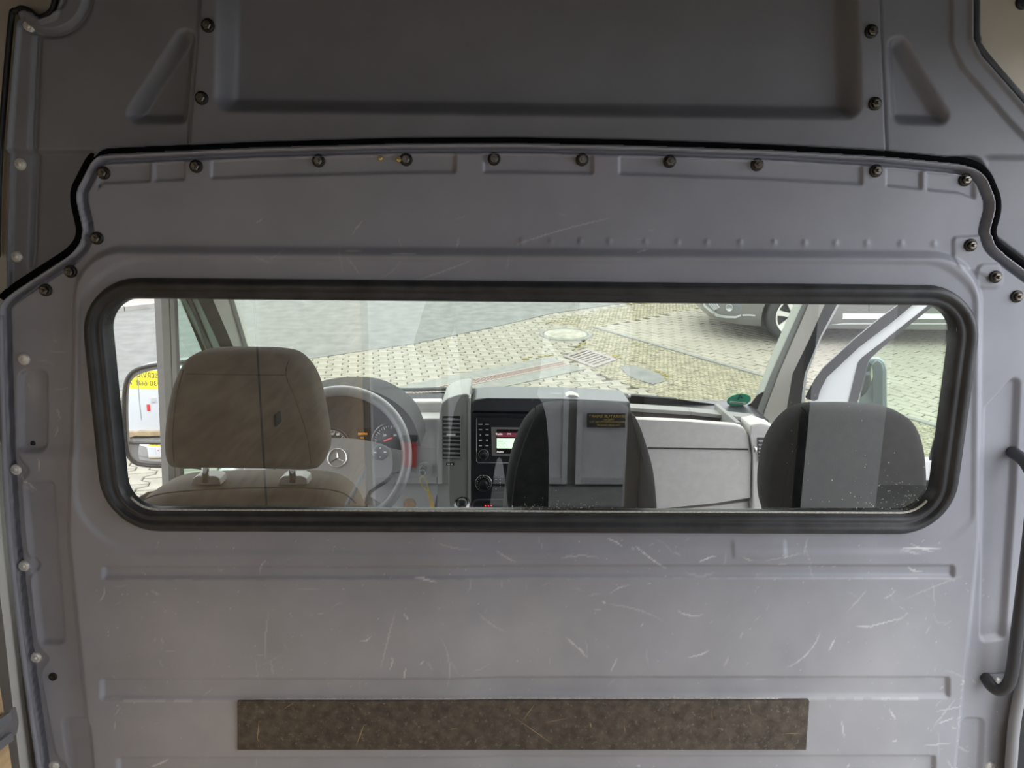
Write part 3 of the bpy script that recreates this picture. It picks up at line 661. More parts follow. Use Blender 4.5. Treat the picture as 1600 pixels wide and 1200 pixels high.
from_data('window_glass', [at_plane(*z7(q), DP+DN*0.012, DN) for q in ((650,1700),(700,900),(800,680),(1560,60),(1700,60),(1700,1700))], [(0,1,2,3,4,5)], glass('green_door_glass', (0.80,0.93,0.80), 1.5), d2)
dpoly('divider_bar', [(1490,560),(1478,625),(1451,718),(1467,724),(1482,680),(1500,620),(1510,560)], M_trim, d2, 0.004, 0.02, 0.002, False)
dpoly('divider_bar', [(1484,660),(1465,724),(1469,726),(1490,665)], M_metal, d2, 0.008, 0.02, 0.001, False)
dpoly('beltline', [(1420,719),(1500,722),(1500,752),(1420,750)], M_white, d2, 0.01, 0.05, 0.004, False)
dpoly('door_card', [(1420,750),(1500,752),(1500,764),(1420,763)], M_dashd, d2, 0.012, 0.05, 0.003, False)
dpoly('door_card', [(1300,765),(1560,765),(1560,1300),(1300,1300)], M_dash, d2, 0.02, 0.05, 0.004, False)
tube('speaker_ring', [at_plane(1457+11*math.cos(a), 757+4*math.sin(a), DP-DN*0.014, DN) for a in np.linspace(0, 6.283, 17)[:-1]], 0.002, M_trim, d2, 6, True)
def mir_dome(name, pxs, center, n, R, m, par, plane_pt, bevel=None):
    P = [at_plane(x, y, plane_pt, n) for x, y in pxs]; c = sum(P, Vector())/len(P); K = 8; N = len(P); vs = [c]; fs = []
    for k in range(1, K+1):
        for p in P:
            d = (p-c)*(k/K); vs.append(c+d-n*(d.length_squared/(2*R)))
    for j in range(N): fs.append((0, 1+j, 1+(j+1) % N))
    for k in range(K-1):
        for j in range(N):
            a = 1+k*N+j; b = 1+k*N+(j+1) % N; fs.append((a, a+N, b+N, b))
    return from_data(name, vs, fs, m, par, True)
M_mirror = mat('mirror_silver', (0.92,0.93,0.94), 0.01, 1.0)
# right outside mirror, seen through the open door's glass
rm = thing('right_outside_mirror', 'grey outside mirror seen through the open passenger door glass', 'mirror', tuple(at_plane(1370,600,DP+DN*0.10,DN)))
P_ = lambda q, o: at_plane(*z7(q), DP+DN*o, DN)
prism('mirror_housing', [P_(q,0.14) for q in ((770,712),(800,688),(880,690),(925,722),(946,790),(950,1230),(890,1300),(700,1300),(690,1120),(715,960),(748,800))], DN*0.05, mat('grey_mirror_housing',(0.16,0.185,0.195),0.4), rm, 0.012)
prism('mirror_rim', [P_(q,0.12) for q in ((815,740),(860,700),(905,730),(920,800),(920,1250),(815,1250),(825,900))], DN*0.04, mat('dark_mirror_rim',(0.09,0.11,0.115),0.4), rm, 0.006)
mnr = Vector((0.2,0.95,0.1)).normalized()
mir_dome('mirror_glass', [z7(q) for q in ((715,1010),(735,900),(760,800),(785,722),(815,745),(822,850),(800,920),(765,990),(715,1040))], None, -DN, 0.5, M_mirror, rm, DP+DN*0.115)

# left outside mirror
lm = thing('left_outside_mirror', 'grey framed driver side outside mirror with two glasses', 'mirror', tuple(at_y(230,650,2.55)))
MN = Vector((0.16,-0.98,0.06)).normalized(); MP = at_y(230, 650, 2.55)
onm = lambda x, y, o=0.0: at_plane(x, y, MP+MN*o, MN)
HO = spline([(191,640),(193,604),(199,586),(212,575),(240,568),(275,564),(310,562),(330,570),(335,640),(330,725),(300,732),(258,731),(222,729),(205,722),(195,702)], 4, True)
prism('mirror_housing', [onm(x,y) for x, y in HO], -MN*0.09, mat('grey_mirror_frame',(0.20,0.195,0.19),0.45), lm, 0.012)
tube('frame_lip', [onm(x+ (263-x)*0.03, y+(650-y)*0.03, 0.004) for x, y in HO], 0.0065, M_trim, lm, 8, True)
mir_dome('main_glass', spline([(200,640),(201,607),(206,594),(220,584),(258,575),(300,571),(320,575),(324,640),(322,688),(300,691),(258,692),(207,691.5),(201,683)],3,True), None, -MN*-1, 1.3, M_mirror, lm, MP+MN*0.010)
mir_dome('wide_angle_glass', spline([(203,698),(206,695.5),(258,695),(318,695),(320,715),(312,723),(258,722),(216,719),(206,712)],3,True), None, MN, 0.35, M_mirror, lm, MP+MN*0.010)
prism('glass_divider', [onm(x,y,0.012) for x, y in ((200,691.5),(326,692),(326,694.5),(202,694.5))], -MN*0.01, M_trim, lm, 0.001)
lathe('mirror_foot_stud', [(0.010,0),(0.010,0.012),(0.006,0.014),(0,0.014)], at_y(190,674,2.56), (-1,-0.2,0), M_trim, lm, 12)
# ================================================================== dashboard
db = thing('dashboard', 'grey moulded dashboard spanning the cab under the windscreen', 'dashboard', (0, 2.4, 1.3))
zt = at_y(1100, 660, 2.25).z
def pt(px, py, Y): return at_y(px, py, Y)
# right side: glove box front, tray, rear shelf
slab('glove_box', [(870,652),(985,655),(1080,659),(1150,664),(1163,668),(1170,682),(1174,712),(1174,779),(1120,786),(1020,796),(870,806)], 2.25, 0.035, M_dash, db, 0.008, 3)
slab('lid_groove', [(1012,699.2),(1169,701.2),(1169,703.4),(1012,701.4)], 2.247, 0.02, M_seam, db, 0.0005)
slab('knee_panel', [(870,810),(1020,800),(1120,790),(1174,783),(1235,770),(1235,1200),(870,1200)], 2.27, 0.10, mat('light_grey_lower_dash',(0.52,0.49,0.455),0.5), db, 0.006)
zf = at_y(1000, 661, 2.30).z
xr = at_y(1173, 660, 2.27).x
box('tray_floor', 0.06, xr-0.02, 2.29, 2.52, zf-0.09, zf-0.08, mat('brown_tray_mat',(0.055,0.045,0.04),0.8), db)

box('tray_end', xr-0.035, xr-0.02, 2.30, 2.55, zf-0.09, zf+0.004, M_dash2, db, 0.003)
bm = bmesh.new(); bm2 = bmesh.new()
for (xa, ya), (xb, yb) in (((735,628),(985,633)), ((985,633),(1080,639)), ((1080,639),(1185,650))):
    a = at_y(xa, ya+4, 2.46); b = at_y(xb, yb+4, 2.46); dz = Vector((0,0,-0.013)); dz2 = Vector((0,0,-0.20))
    bm_prism(bm, [a, b, b+dz, a+dz], Vector((0,0.055,0.002)), 0.002)
    bm_prism(bm2, [a+dz+Vector((0,0.01,0)), b+dz+Vector((0,0.01,0)), b+dz2, a+dz2], Vector((0,0.06,0.0)))
slab('rear_shelf_left', [(560,629),(735,629),(735,680),(560,680)], 2.42, 0.14, mat('black_dash_top',(0.02,0.022,0.026),0.7,spec=0.2), db, 0.004)
from_bm('rear_shelf', bm, M_dash2, db); from_bm('tray_back_wall', bm2, mat('brown_tray_mat',(0.055,0.045,0.04),0.8), db)
slab('rear_shelf_end', [(1180,651),(1190,652),(1190,662),(1180,661)], 2.498, 0.05, M_trim, db, 0.001)
bm = bmesh.new()
a = [at_y(560,640,2.56).x, 0.93]; zz = at_y(900, 632, 2.57).z
bm_prism(bm, [Vector((a[0],2.56,zz-0.03)), Vector((a[1],2.56,zz-0.05)), Vector((a[1],2.56,zz-0.2)), Vector((a[0],2.56,zz-0.2))], Vector((0,0.25,0.01)))
from_bm('defroster_ledge', bm, M_dashd, db)
slab('dash_end', [(1172,664),(1190,661),(1212,668),(1225,680),(1235,700),(1235,800),(1176,800),(1177,712),(1173,682)], 2.24, 0.10, M_dash, db, 0.006)
box('dash_end_top', xr-0.018, 0.94, 2.26, 2.50, zf-0.09, zf-0.05, M_dash2, db, 0.006)
sv = slab('side_vent', [(1184,684),(1212,684),(1212,722),(1186,722)], 2.236, 0.012, M_dashd, db, 0.001)
for k in range(6):
    slab('vent_slat', [(1186,689+k*5.8),(1210,689+k*5.8),(1210,690.6+k*5.8),(1186,690.6+k*5.8)], 2.230, 0.010, mat('pale_slat',(0.38,0.36,0.35),0.4), sv, 0.0003)
lathe('vent_wheel', [(0.010,-0.004),(0.012,0),(0.010,0.004)], at_y(1179,702,2.236), (1,0,0), M_chrome, db, 16)
# centre: hood, black console
slab('centre_hood', [(736,630),(742,624),(760,622),(880,623),(985,628),(985,645),(736,643)], 2.17, 0.16, M_dashd, db, 0.007, 3)
slab('hood_slot', [(736,615),(860,616),(985,621),(985,628),(736,625)], 2.36, 0.05, M_seam, db, 0.001)
bm = bmesh.new()
ps = spline([(736,614,2.40),(780,611.5,2.42),(860,613,2.42),(985,619,2.42)], 5)
bm_tube(bm, [at_y(x, y, Y) for x, y, Y in ps], 0.006, 8)
from_bm('hood_rail', bm, M_dash, db)
slab('hood_bracket', [(882,621),(890,617),(897,617),(920,627),(914,628),(900,623),(892,628),(885,629)], 2.20, 0.05, M_dash, db, 0.001)
cs = slab('centre_console', [(735,645),(985,648),(985,1100),(735,1100)], 2.19, 0.12, M_stack, db, 0.004)
# radio
rd = thing('car_radio', 'black double height car radio with lit screen in the centre console', 'radio', tuple(at_y(790,690,2.18)))
slab('fascia', [(745,652),(885,654),(885,723),(745,722)], 2.184, 0.006, mat('radio_black',(0.022,0.024,0.027),0.35), rd, 0.002)
tube('fascia_rim', [at_y(x, y, 2.183) for x, y in ((744.5,653),(744.5,720),(747,723),(885,724))], 0.0009, M_metal, rd, 6)
M_key = mat('radio_key', (0.010,0.011,0.013), 0.3); M_print = mat('white_key_print', (0.75,0.76,0.76), 0.5)
for r in range(5):
    for c in range(2):
        x, y = 750.7+c*10.2, 663.0+r*8.35
        k = slab('radio_key', [(x-4.5,y-3.6),(x+4.5,y-3.6),(x+4.5,y+3.6),(x-4.5,y+3.6)], 2.181, 0.006, M_key, rd, 0.0008)
        w, h = ((3.2,0.7),(3,0.7),(2.6,0.6),(1.9,0.6),(1.0,1.2),(2.4,0.6),(2.3,1.1),(1.4,1.3),(2.2,0.8),(2.2,0.8))[r*2+c]
        slab('key_print', [(x-w,y-h),(x+w,y-h),(x+w,y+h),(x-w,y+h)], 2.1805, 0.001, M_print, k, 0)
kn = lathe('volume_knob', [(0.0158,0),(0.0158,0.004),(0.0118,0.0055),(0.0112,0.014),(0.0100,0.0155),(0,0.0155)], at_y(755.5,710,2.183), (0,-1,0), M_key, rd, 28)
tube('knob_ring', [at_y(755.5+7.6*math.cos(a), 710+7.6*math.sin(a), 2.1785) for a in np.linspace(0,6.283,25)[:-1]], 0.0007, M_metal, kn, 6, True)
slab('screen_bezel', [(767.3,667.5),(885,669),(885,713.2),(768.5,712.4)], 2.182, 0.01, mat('grey_screen_bezel',(0.30,0.29,0.275),0.4,0.2), rd, 0.001)
sc_ = slab('screen', [(776,671),(885,672),(885,709.5),(776,709)], 2.1795, 0.004, mat('screen_dark',(0.02,0.012,0.014),0.2), rd, 0.0003)
slab('screen_bar', [(776.4,676),(885,677),(885,683.5),(776.4,683)], 2.179, 0.001, mat('screen_maroon',(0.10,0.02,0.03),0.3,emit=0.35), sc_, 0)
slab('screen_field', [(776.2,685),(885,686),(885,701),(776.2,700.4)], 2.1788, 0.001, mat('screen_green',(0.42,0.66,0.42),0.3,emit=0.55), sc_, 0)
ux = at_y(800,690,2.18)-at_y(790,690,2.18); uz = at_y(790,680,2.18)-at_y(790,690,2.18)
M_scr = mat('screen_letter', (0.8,0.8,0.75), 0.4, emit=0.3)
text('screen_text', 'Radio', 0.0085, at_y(780,678.3,2.1775), ux, uz, M_scr, rd, 0.0002); text('screen_text', 'Radio', 0.0085, at_y(781.5,706.2,2.1775), ux, uz, M_scr, rd, 0.0002)
text('screen_text', 'FM', 0.007, at_y(795.5,678.3,2.1775), ux, uz, M_scr, rd, 0.0002)
for dx, w, y in ((0,8,689),(0,12,692),(0,10,695),(9,2,698)): slab('screen_line', [(778+dx,y),(778+dx+w,y),(778+dx+w,y+0.8),(778+dx,y+0.8)], 2.1786, 0.0005, mat('screen_green_dark',(0.22,0.42,0.24),0.4), rd, 0)
# heater control
hc = lathe('heater_knob', [(0.0245,0),(0.0245,0.005),(0.0225,0.009),(0.018,0.010),(0.0165,0.006),(0.013,0.006),(0.012,0.016),(0.010,0.018),(0,0.018)], at_y(755.5,755,2.188), (0,-1,0), M_key, db, 32)
tube('knob_ring', [at_y(755.5+12.6*math.cos(a), 755+12.6*math.sin(a), 2.180) for a in np.linspace(0,6.283,33)[:-1]], 0.0012, M_chrome, hc, 6, True)
bm = bmesh.new()
for k in range(14):
    a = 2.3+k*4.9/13; p = at_y(755.5+9.4*math.cos(a), 755+9.4*math.sin(a), 2.177); bm_box(bm, p.x-0.0008, p.x+0.0008, p.y-0.0005, p.y, p.z-0.0008, p.z+0.0008)
p = at_y(755.5,743.3,2.177); bm_box(bm, p.x-0.0013, p.x+0.0013, p.y-0.001, p.y, p.z-0.0013, p.z+0.0013)
from_bm('scale_marks', bm, M_print, hc)
slab('switch_block', [(771,746),(885,746),(885,768),(771,768)], 2.187, 0.01, M_key, db, 0.001)
bm = bmesh.new()
for x, y in ((775,749),(775,763.5),(781.5,749),(781.5,754),(781.5,757),(781.5,760)):
    p = at_y(x, y, 2.1865); bm_box(bm, p.x-0.0012, p.x+0.0012, p.y-0.0005, p.y, p.z-0.0010, p.z+0.0010)
from_bm('switch_marks', bm, M_print, db)
slab('console_rail', [(772,768.5),(885,768.5),(885,770),(772,770)], 2.186, 0.01, M_dashd, db, 0.0005)
tube('console_tray_rim', [at_y(x, y, 2.17) for x, y in ((737,800),(738.5,786),(743,781.5),(752,781),(885,781))], 0.0030, M_dashd, db, 8)
text('warning_light', '• • •', 0.014, at_y(763,790.5,2.185), ux, uz, mat('red_warning_lamp',(0.9,0.05,0.04),0.4,emit=0.8), db, 0.0003)
# centre column with air vent
col = slab('vent_column', [(686,660),(687,640),(690,630),(700,622),(716,617),(729,615),(733.5,618),(733.5,1100),(676,1100),(683,815),(684,745)], 2.13, 0.22, M_colm, db, 0.009, 3)
slab('column_edge', [(731.2,622),(734.6,622),(734.6,1000),(731.2,1000)], 2.127, 0.05, mat('pale_edge_trim',(0.45,0.45,0.42),0.3,0.4), col, 0.001)
cv = slab('air_vent', [(691.3,650.5),(719,650),(719.3,716.5),(691.5,717.5)], 2.126, 0.012, M_seam, col, 0.001)
tube('vent_rim', [at_y(x, y, 2.126) for x, y in ((691,650),(719.2,649.7),(719.6,717),(691.2,718))], 0.0009, M_colm, cv, 6, True)
M_slat = mat('dark_vent_slat', (0.20,0.205,0.21), 0.4)
for k in range(10):
    y = 655.5+k*6.6
    p = [at_y(692.2,y,2.1235), at_y(705,y+0.9,2.1215), at_y(718.4,y+0.6,2.1235)]; q = [v+Vector((0,0.004,0.0045)) for v in reversed(p)]
    prism('vent_slat', p+q, (0,0.0015,-0.0018), M_slat, col, 0.0003)
slab('vent_tab', [(697.5,678.3),(711.5,678.6),(711.5,681.6),(697.5,681.3)], 2.119, 0.006, M_print, cv, 0.0008)
sw = slab('lock_switch', [(697,723),(709.5,723),(709.5,727.5),(697,727.5)], 2.1275, 0.006, M_key, col, 0.001)
slab('switch_symbol', [(699,724.8),(703,724.8),(703,726.2),(699,726.2)], 2.127, 0.001, M_print, sw, 0); slab('switch_symbol', [(704.2,724.4),(707.5,724.4),(707.5,726.6),(704.2,726.6)], 2.127, 0.001, M_print, sw, 0)
# left side behind the wheel
slab('upper_left_dash', [(560,628),(690,627.5),(690,654),(560,654)], 2.34, 0.05, M_dash, db, 0.008, 3)
slab('left_dash_panel', [(540,655),(690,653.5),(688,700),(686,740),(676,757),(690,757),(684,770),(676,782),(672,830),(650,1100),(380,1100),(380,655)], 2.26, 0.08, mat('mid_grey_dash_panel',(0.48,0.475,0.475),0.6), db, 0.007, 3)
slab('panel_line', [(655,699.2),(680,699.2),(680,700.6),(655,700.6)], 2.257, 0.006, mat('pale_line',(0.5,0.5,0.5),0.4), db, 0.0004)
# instrument cluster
ic = slab('instrument_face', [(430,640),(480,622),(540,614),(590,622),(630,645),(645,690),(640,740),(420,740),(415,690)], 2.235, 0.03, mat('dark_grey_gauge_face',(0.085,0.09,0.095),0.4), db, 0.002)
bm = bmesh.new()
arc = spline([(405,700),(420,655),(460,622),(505,609),(545,606.5),(582,611),(615,627),(640,650),(653,678),(657,697)], 5)
inner = spline([(414,700),(428,660),(466,630),(508,618),(545,616),(578,621),(606,636),(628,658),(640,682),(643,697)], 5)
prism('cluster_hood', [at_y(x, y, 2.10) for x, y in arc]+[at_y(x, y, 2.10) for x, y in reversed(inner)], (0,0.16,0), mat('hood_grey_plastic',(0.05,0.053,0.053),0.85,spec=0.15), db, 0.0)
bm.free()
M_gw = mat('white_gauge_print', (0.78,0.78,0.76), 0.5, emit=0.15)
def gauge(cx, cy, r, t0, t1, n, ring0, ring1):
    g = lathe('gauge', [(r*1.86e-3*0.98,0),(r*1.86e-3*0.98,0.002),(0,0.002)], at_y(cx, cy, 2.234), (0,-1,0), mat('gauge_black',(0.06,0.063,0.066),0.4), db, 40)
    tube('gauge_ring', [at_y(cx+r*math.cos(a), cy+r*math.sin(a), 2.2315) for a in np.linspace(ring0, ring1, 30)], 0.0012, M_chrome, g, 6)
    bm = bmesh.new()
    for k in range(n):
        a = t0+(t1-t0)*k/(n-1); r1, r2 = r*0.86, r*(0.70 if k % 3 == 0 else 0.78)
        p, q = at_y(cx+r1*math.cos(a), cy+r1*math.sin(a), 2.2305), at_y(cx+r2*math.cos(a), cy+r2*math.sin(a), 2.2305)
        bm_tube(bm, [p, q], 0.0007 if k % 3 == 0 else 0.0005, 4)
    from_bm('tick_marks', bm, M_gw, g)
    return g
g1 = gauge(518, 697, 29, math.radians(150), math.radians(395), 40, 0, 6.28)
g2 = gauge(610, 690, 29, math.radians(130), math.radians(330), 22, math.radians(120), math.radians(255))
for tx, x, y in (('60',519,678),('80',528,679)): text('numeral', tx, 0.010, at_y(x,y,2.2295), ux, uz, M_gw, db, 0.0002)
for tx, x, y in (('20',601,680),('30',617,680)): text('numeral', tx, 0.0095, at_y(x,y,2.2295), ux, uz, M_gw, db, 0.0002)
slab('gauge_needle', [(599,688.5),(612,683.5),(613,685),(599.5,690.5)], 2.228, 0.001, mat('red_gauge_needle',(0.75,0.10,0.12),0.4,emit=0.2), db, 0)
lcd = slab('odometer_display', [(557,669),(577,669),(577,690),(557,690)], 2.231, 0.004, mat('display_brown',(0.06,0.045,0.035),0.3), db, 0.0005)
M_amb = mat('amber_display_print', (0.8,0.32,0.03), 0.4, emit=0.35)
text('display_text', '304754', 0.0095, at_y(566.5,678,2.2295), ux, uz, M_amb, db, 0.0002); text('display_text', 'km', 0.008, at_y(566,684,2.2295), ux, uz, M_amb, db, 0.0002)
# orange rust stain on the knee board is a mark on the panel
lathe('rust_stain', [(0.020,0),(0.012,0.0006),(0,0.0008)], at_y(640,788,2.259), (0,-1,0), mat('rust_mark',(0.40,0.25,0.14),0.8,var=0.3,scale=60), db, 20)
# ignition switch and key
ig = thing('ignition_key', 'car key in the ignition with a yellow ribbon loop', 'key', tuple(at_y(663,735,2.20)))
lathe('ignition_ring', [(0.0255,0),(0.0255,0.006),(0.022,0.010),(0.019,0.007),(0.016,0.010),(0.010,0.012),(0,0.012)], at_y(664,733,2.258), (0,-1,0), mat('grey_switch_ring',(0.50,0.50,0.51),0.3,0.3), ig, 32)
slab('key_head', [(655,735),(660,730),(666,733),(665,741),(659,744)], 2.215, 0.03, M_dashd, ig, 0.003)
tube('key_ring', [at_y(660+5.0*math.cos(a), 739+4.5*math.sin(a), 2.212) for a in np.linspace(0,6.283,17)[:-1]], 0.0014, M_chrome, ig, 6, True)
M_yel = mat('yellow_ribbon', (0.80,0.52,0.06), 0.7, var=0.15, scale=60)
tube('ribbon_loop', [at_y(x, y, 2.208) for x, y in spline([(668,767),(661,760),(656.5,751),(657.5,746),(662,745.5),(667,752),(669,762),(669.5,767)], 5)], 0.0021, mat('pale_yellow_cord',(0.85,0.75,0.25),0.6), ig, 6)
prism('ribbon_tail', [at_y(x, y, 2.207) for x, y in ((667,764),(670.5,763.5),(674.5,775),(681,800),(674,802),(669.5,778))], (0,0.006,0), M_yel, ig, 0.001)
# gear lever
gl_ = thing('gear_lever', 'round gear knob with polished ring at the console foot', 'gear lever', tuple(at_y(722,800,2.0)))
lathe('gear_knob', [(0.0,0.0225),(0.009,0.0215),(0.0155,0.0175),(0.0185,0.012),(0.0215,0.008),(0.0225,0),(0.020,-0.010),(0.012,-0.022),(0.010,-0.04)], at_y(722,789,1.99), (0,-0.75,0.65), M_key, gl_, 28)
lathe('polished_ring', [(0.0160,0.0178),(0.0205,0.0125),(0.0228,0.008),(0.0235,0.002),(0.0222,0.0085),(0.0160,0.0190)], at_y(722,789,1.99), (0,-0.75,0.65), M_chrome, gl_, 28)
tube('gear_stick', [at_y(722,800,2.0), at_y(722,880,2.06)], 0.008, M_trim, gl_, 10)

# steering wheel
sn = Vector((0, -math.cos(math.radians(28)), math.sin(math.radians(28)))); sp = at_y(527, 715, 1.98)
stw = thing('steering_wheel', 'grey four spoke steering wheel with star emblem in front of the gauges', 'steering wheel', tuple(sp))
ons = lambda x, y, o=0.0: at_plane(x, y, sp+sn*o, sn)
u_, v_, _n = frame_axes(sn); RW = 0.186
M_wh = mat('grey_wheel_leather', (0.20,0.205,0.21), 0.38, coat=0.2)
tube('rim', [sp+(u_*math.cos(a)+v_*math.sin(a))*RW for a in np.linspace(0,2*math.pi,65)[:-1]], 0.0145, M_wh, stw, 12, True)
def wheel_slab(name, pxs, o, th, m, bev=0.006): return prism(name, [ons(x, y, o) for x, y in pxs], -sn*th, m, stw, bev, False, 3)
M_pad = mat('grey_wheel_pad', (0.235,0.238,0.24), 0.5)
wheel_slab('airbag_pad', spline([(455,712),(462,696),(485,688),(520,684.5),(558,686),(590,692),(607,699),(612,712),(612,735),(600,752),(575,765),(565,790),(540,803),(510,803),(490,790),(480,765),(458,750)], 3, True), 0.018, 0.045, M_pad, 0.006)
wheel_slab('spoke', [(600,697),(618,702),(634,704),(634,728),(622,733),(600,748)], 0.006, 0.02, M_pad)
wheel_slab('spoke', [(455,748),(436,733),(422,728),(422,704),(438,702),(456,697)], 0.006, 0.02, M_pad)
wheel_slab('spoke', [(548,790),(570,770),(604,792),(594,806),(575,812)], 0.004, 0.02, M_pad)
wheel_slab('spoke', [(506,790),(484,770),(452,792),(460,806),(478,812)], 0.004, 0.02, M_pad)
for sx in (594, 460):
    po = lathe('button_pod', [(0.0215,-0.004),(0.0215,0.003),(0.019,0.0055),(0.006,0.0065),(0,0.005)], ons(sx,707,0.016), sn, mat('dark_grey_button',(0.13,0.135,0.14),0.4), stw, 28)
    for dx, dy, w, h in ((-8,0,2.2,1.1),(7.5,-0.6,2.0,1.1),(0,-7,0.5,1.2),(0,-7,1.2,0.5),(0,7,1.3,0.5)):
        prism('button_symbol', [ons(sx+dx+a*w, 707+dy+b*h, 0.0225) for a, b in ((-1,-1),(1,-1),(1,1),(-1,1))], -sn*0.001, M_print, po)
em = tube('emblem_ring', [ons(527,715.5,0.020)+(u_*math.cos(a)+v_*math.sin(a))*0.0247 for a in np.linspace(0,2*math.pi,41)[:-1]], 0.0017, M_chrome, stw, 8, True)
ec = ons(527,715.5,0.0195); bm = bmesh.new()
up_ = (ons(527,700,0.0195)-ec).normalized(); rt_ = up_.cross(sn).normalized()*-1
pts = []
for k in range(6):
    a = math.radians(90+60*k); r = 0.0245 if k % 2 == 0 else 0.0034
    pts.append(ec+(rt_*math.cos(a)+up_*math.sin(a))*r)
cv_ = bm.verts.new(ec+sn*0.0035); ring = [bm.verts.new(p) for p in pts]
for k in range(6): bm.faces.new((cv_, ring[k], ring[(k+1) % 6]))
from_bm('emblem_star', bm, M_chrome, em)
# column stalks and column
tube('steering_column', [sp-sn*0.05, sp-sn*0.24], 0.045, M_dashd, stw, 16)

# windscreen wipers, outside at the foot of the glass
def wiper(name, lab, pts, arm):
    w = thing(name, lab, 'wiper', tuple(on_w(*pts[0], -0.03)))
    tube('blade', [on_w(x, y, -0.02) for x, y in spline(pts, 5)], 0.007, mat('wiper_black',(0.03,0.035,0.037),0.5), w, 8)
    tube('arm', [on_w(x, y, -0.032) for x, y in spline(arm, 5)], [0.010]+[0.008]*(len(spline(arm,5))-1), MATS['wiper_black'], w, 8)
wiper('wiper', 'black wiper arm across the windscreen foot near the steering wheel', [(580,607),(640,609),(690,607.5),(735,609)], [(735,609),(752,610.5),(772,612.5),(778,615)])
wiper('wiper', 'black wiper blade along the windscreen foot above the glove box', [(945,616),(985,618),(1015,620.5),(1056,624)], [(1000,621),(1030,623),(1056,626)])
# green emission sticker inside the glass
st = thing('emission_sticker', 'round green emission sticker low in the right corner of the windscreen', 'sticker', tuple(on_w(1155,626,0.004)))
sx_ = (on_w(1165,626)-on_w(1145,626)).length/20
su = Vector((1,0,0)); sv_ = WN_.cross(su).normalized()
if sv_.z < 0: sv_ = -sv_
sc0 = on_w(1154.5,625.5,0.006); RS = 18.3*sx_
prism('disc', [sc0+(su*math.cos(a)*RS+sv_*math.sin(a)*RS*0.93) for a in np.linspace(0,6.2832,33)[:-1]], WN_*0.001, mat('sticker_green',(0.03,0.33,0.19),0.5,emit=0.0), st)
prism('number_field', [sc0-WN_*0.0006+su*a*RS+sv_*b*RS for a, b in ((-0.72,-0.12),(0.72,-0.32),(0.66,-0.62),(-0.74,-0.36))], WN_*0.0008, mat('sticker_white',(0.62,0.68,0.60),0.6), st)
prism('number_smear', [sc0-WN_*0.0012+su*a*RS+sv_*b*RS for a, b in ((-0.60,-0.22),(0.50,-0.37),(0.46,-0.50),(-0.60,-0.32))], WN_*0.0006, mat('faded_ink',(0.16,0.22,0.17),0.7), st)
text('digit', '4', RS*1.0, sc0-WN_*0.0008+sv_*RS*0.42, -su, sv_, mat('sticker_black',(0.01,0.05,0.035),0.6), st, 0.0002)
# ================================================================== the yard in front of the van
GM = Matrix.Rotation(ALPHA, 4, 'X')
yd = struct('ground', 'sloping paved yard of asphalt, interlocking pavers and small setts', mtx=GM)
M_bed = mat('sandy_joint_bed', (0.07, 0.064, 0.046), 0.95, var=0.25, scale=8)
M_asph = mat('grey_asphalt', (0.155, 0.16, 0.155), 0.9, var=0.18, scale=6, bump=0.6, bscale=60, stretch=(1,1,1))
M_pav = mat('pale_concrete_paver', (0.245, 0.235, 0.195), 0.9, var=0.16, scale=7, bump=0.3, bscale=80)
M_block = mat('pale_yellow_block_paver', (0.27,0.255,0.21), 0.9, var=0.10, scale=2.5)
M_sett = mat('mixed_small_setts', (0.235,0.22,0.155), 0.9, var=0.30, scale=9)
M_conc = mat('channel_concrete', (0.19,0.195,0.18), 0.9, var=0.12, scale=12)
M_rust = mat('rusty_iron', (0.24,0.185,0.165), 0.8, 0.0, var=0.25, scale=50)
def gl(name, verts, faces, m, parent=yd, smooth=False): return from_data(name, verts, faces, m, parent, smooth, world=False)
def gpoly(name, pts, z0, z1, m, parent=yd):
    n = len(pts); vs = [(x,y,z1) for x,y in pts]+[(x,y,z0) for x,y in pts]
    fs = [list(range(n)), list(range(2*n-1, n-1, -1))]+[(i, n+i, n+(i+1)%n, (i+1)%n) for i in range(n)]
    o = gl(name, vs, fs, m, parent); bm = bmesh.new(); bm.from_mesh(o.data); bmesh.ops.recalc_face_normals(bm, faces=bm.faces); bm.to_mesh(o.data); bm.free(); return o
gl('bedding', [(-40,-40,-0.02),(40,-40,-0.02),(40,45,-0.02),(-40,45,-0.02)], [(0,1,2,3)], M_bed)
gpoly('rear_yard', [(-14,-16),(14,-16),(14,3.2),(-14,3.2)], -0.018, -0.004, M_asph)
def ext(a, b, d): 
    v = np.array(b)-np.array(a); v = v/np.hypot(*v); return tuple(np.array(b)+v*d)
g = ground
EDGE = [g(60,632), g(250,601), g(385,578), g(490,560), g(650,537), g(800,505), g(860,490.5), g(960,476), g(1045,466)]
EDGE = [ext(EDGE[1], EDGE[0], 5)]+EDGE+[ext(EDGE[-2], EDGE[-1], 9)]
K0, K1 = g(195,487), g(400,463.8); KA, KB = ext(K1, K0, 8), ext(K0, K1, 26)
gpoly('asphalt', EDGE+[KB, KA], -0.015, 0.006, M_asph)
kd = np.array(KB)-np.array(KA); kd /= np.hypot(*kd); kn = np.array((-kd[1], kd[0])); kn = kn if kn[1] > 0 else -kn
kl = math.hypot(KB[0]-KA[0], KB[1]-KA[1])
M_kerb = mat('pale_kerb_stone', (0.32,0.305,0.285), 0.9, var=0.08, scale=6)
for k in range(int(kl)):
    a = np.array(KA)+kd*(k+0.006); b = np.array(KA)+kd*(k+0.994)
    gpoly('kerb_stone', [tuple(a), tuple(b), tuple(b+kn*0.16), tuple(a+kn*0.16)], -0.015, 0.07, M_kerb)
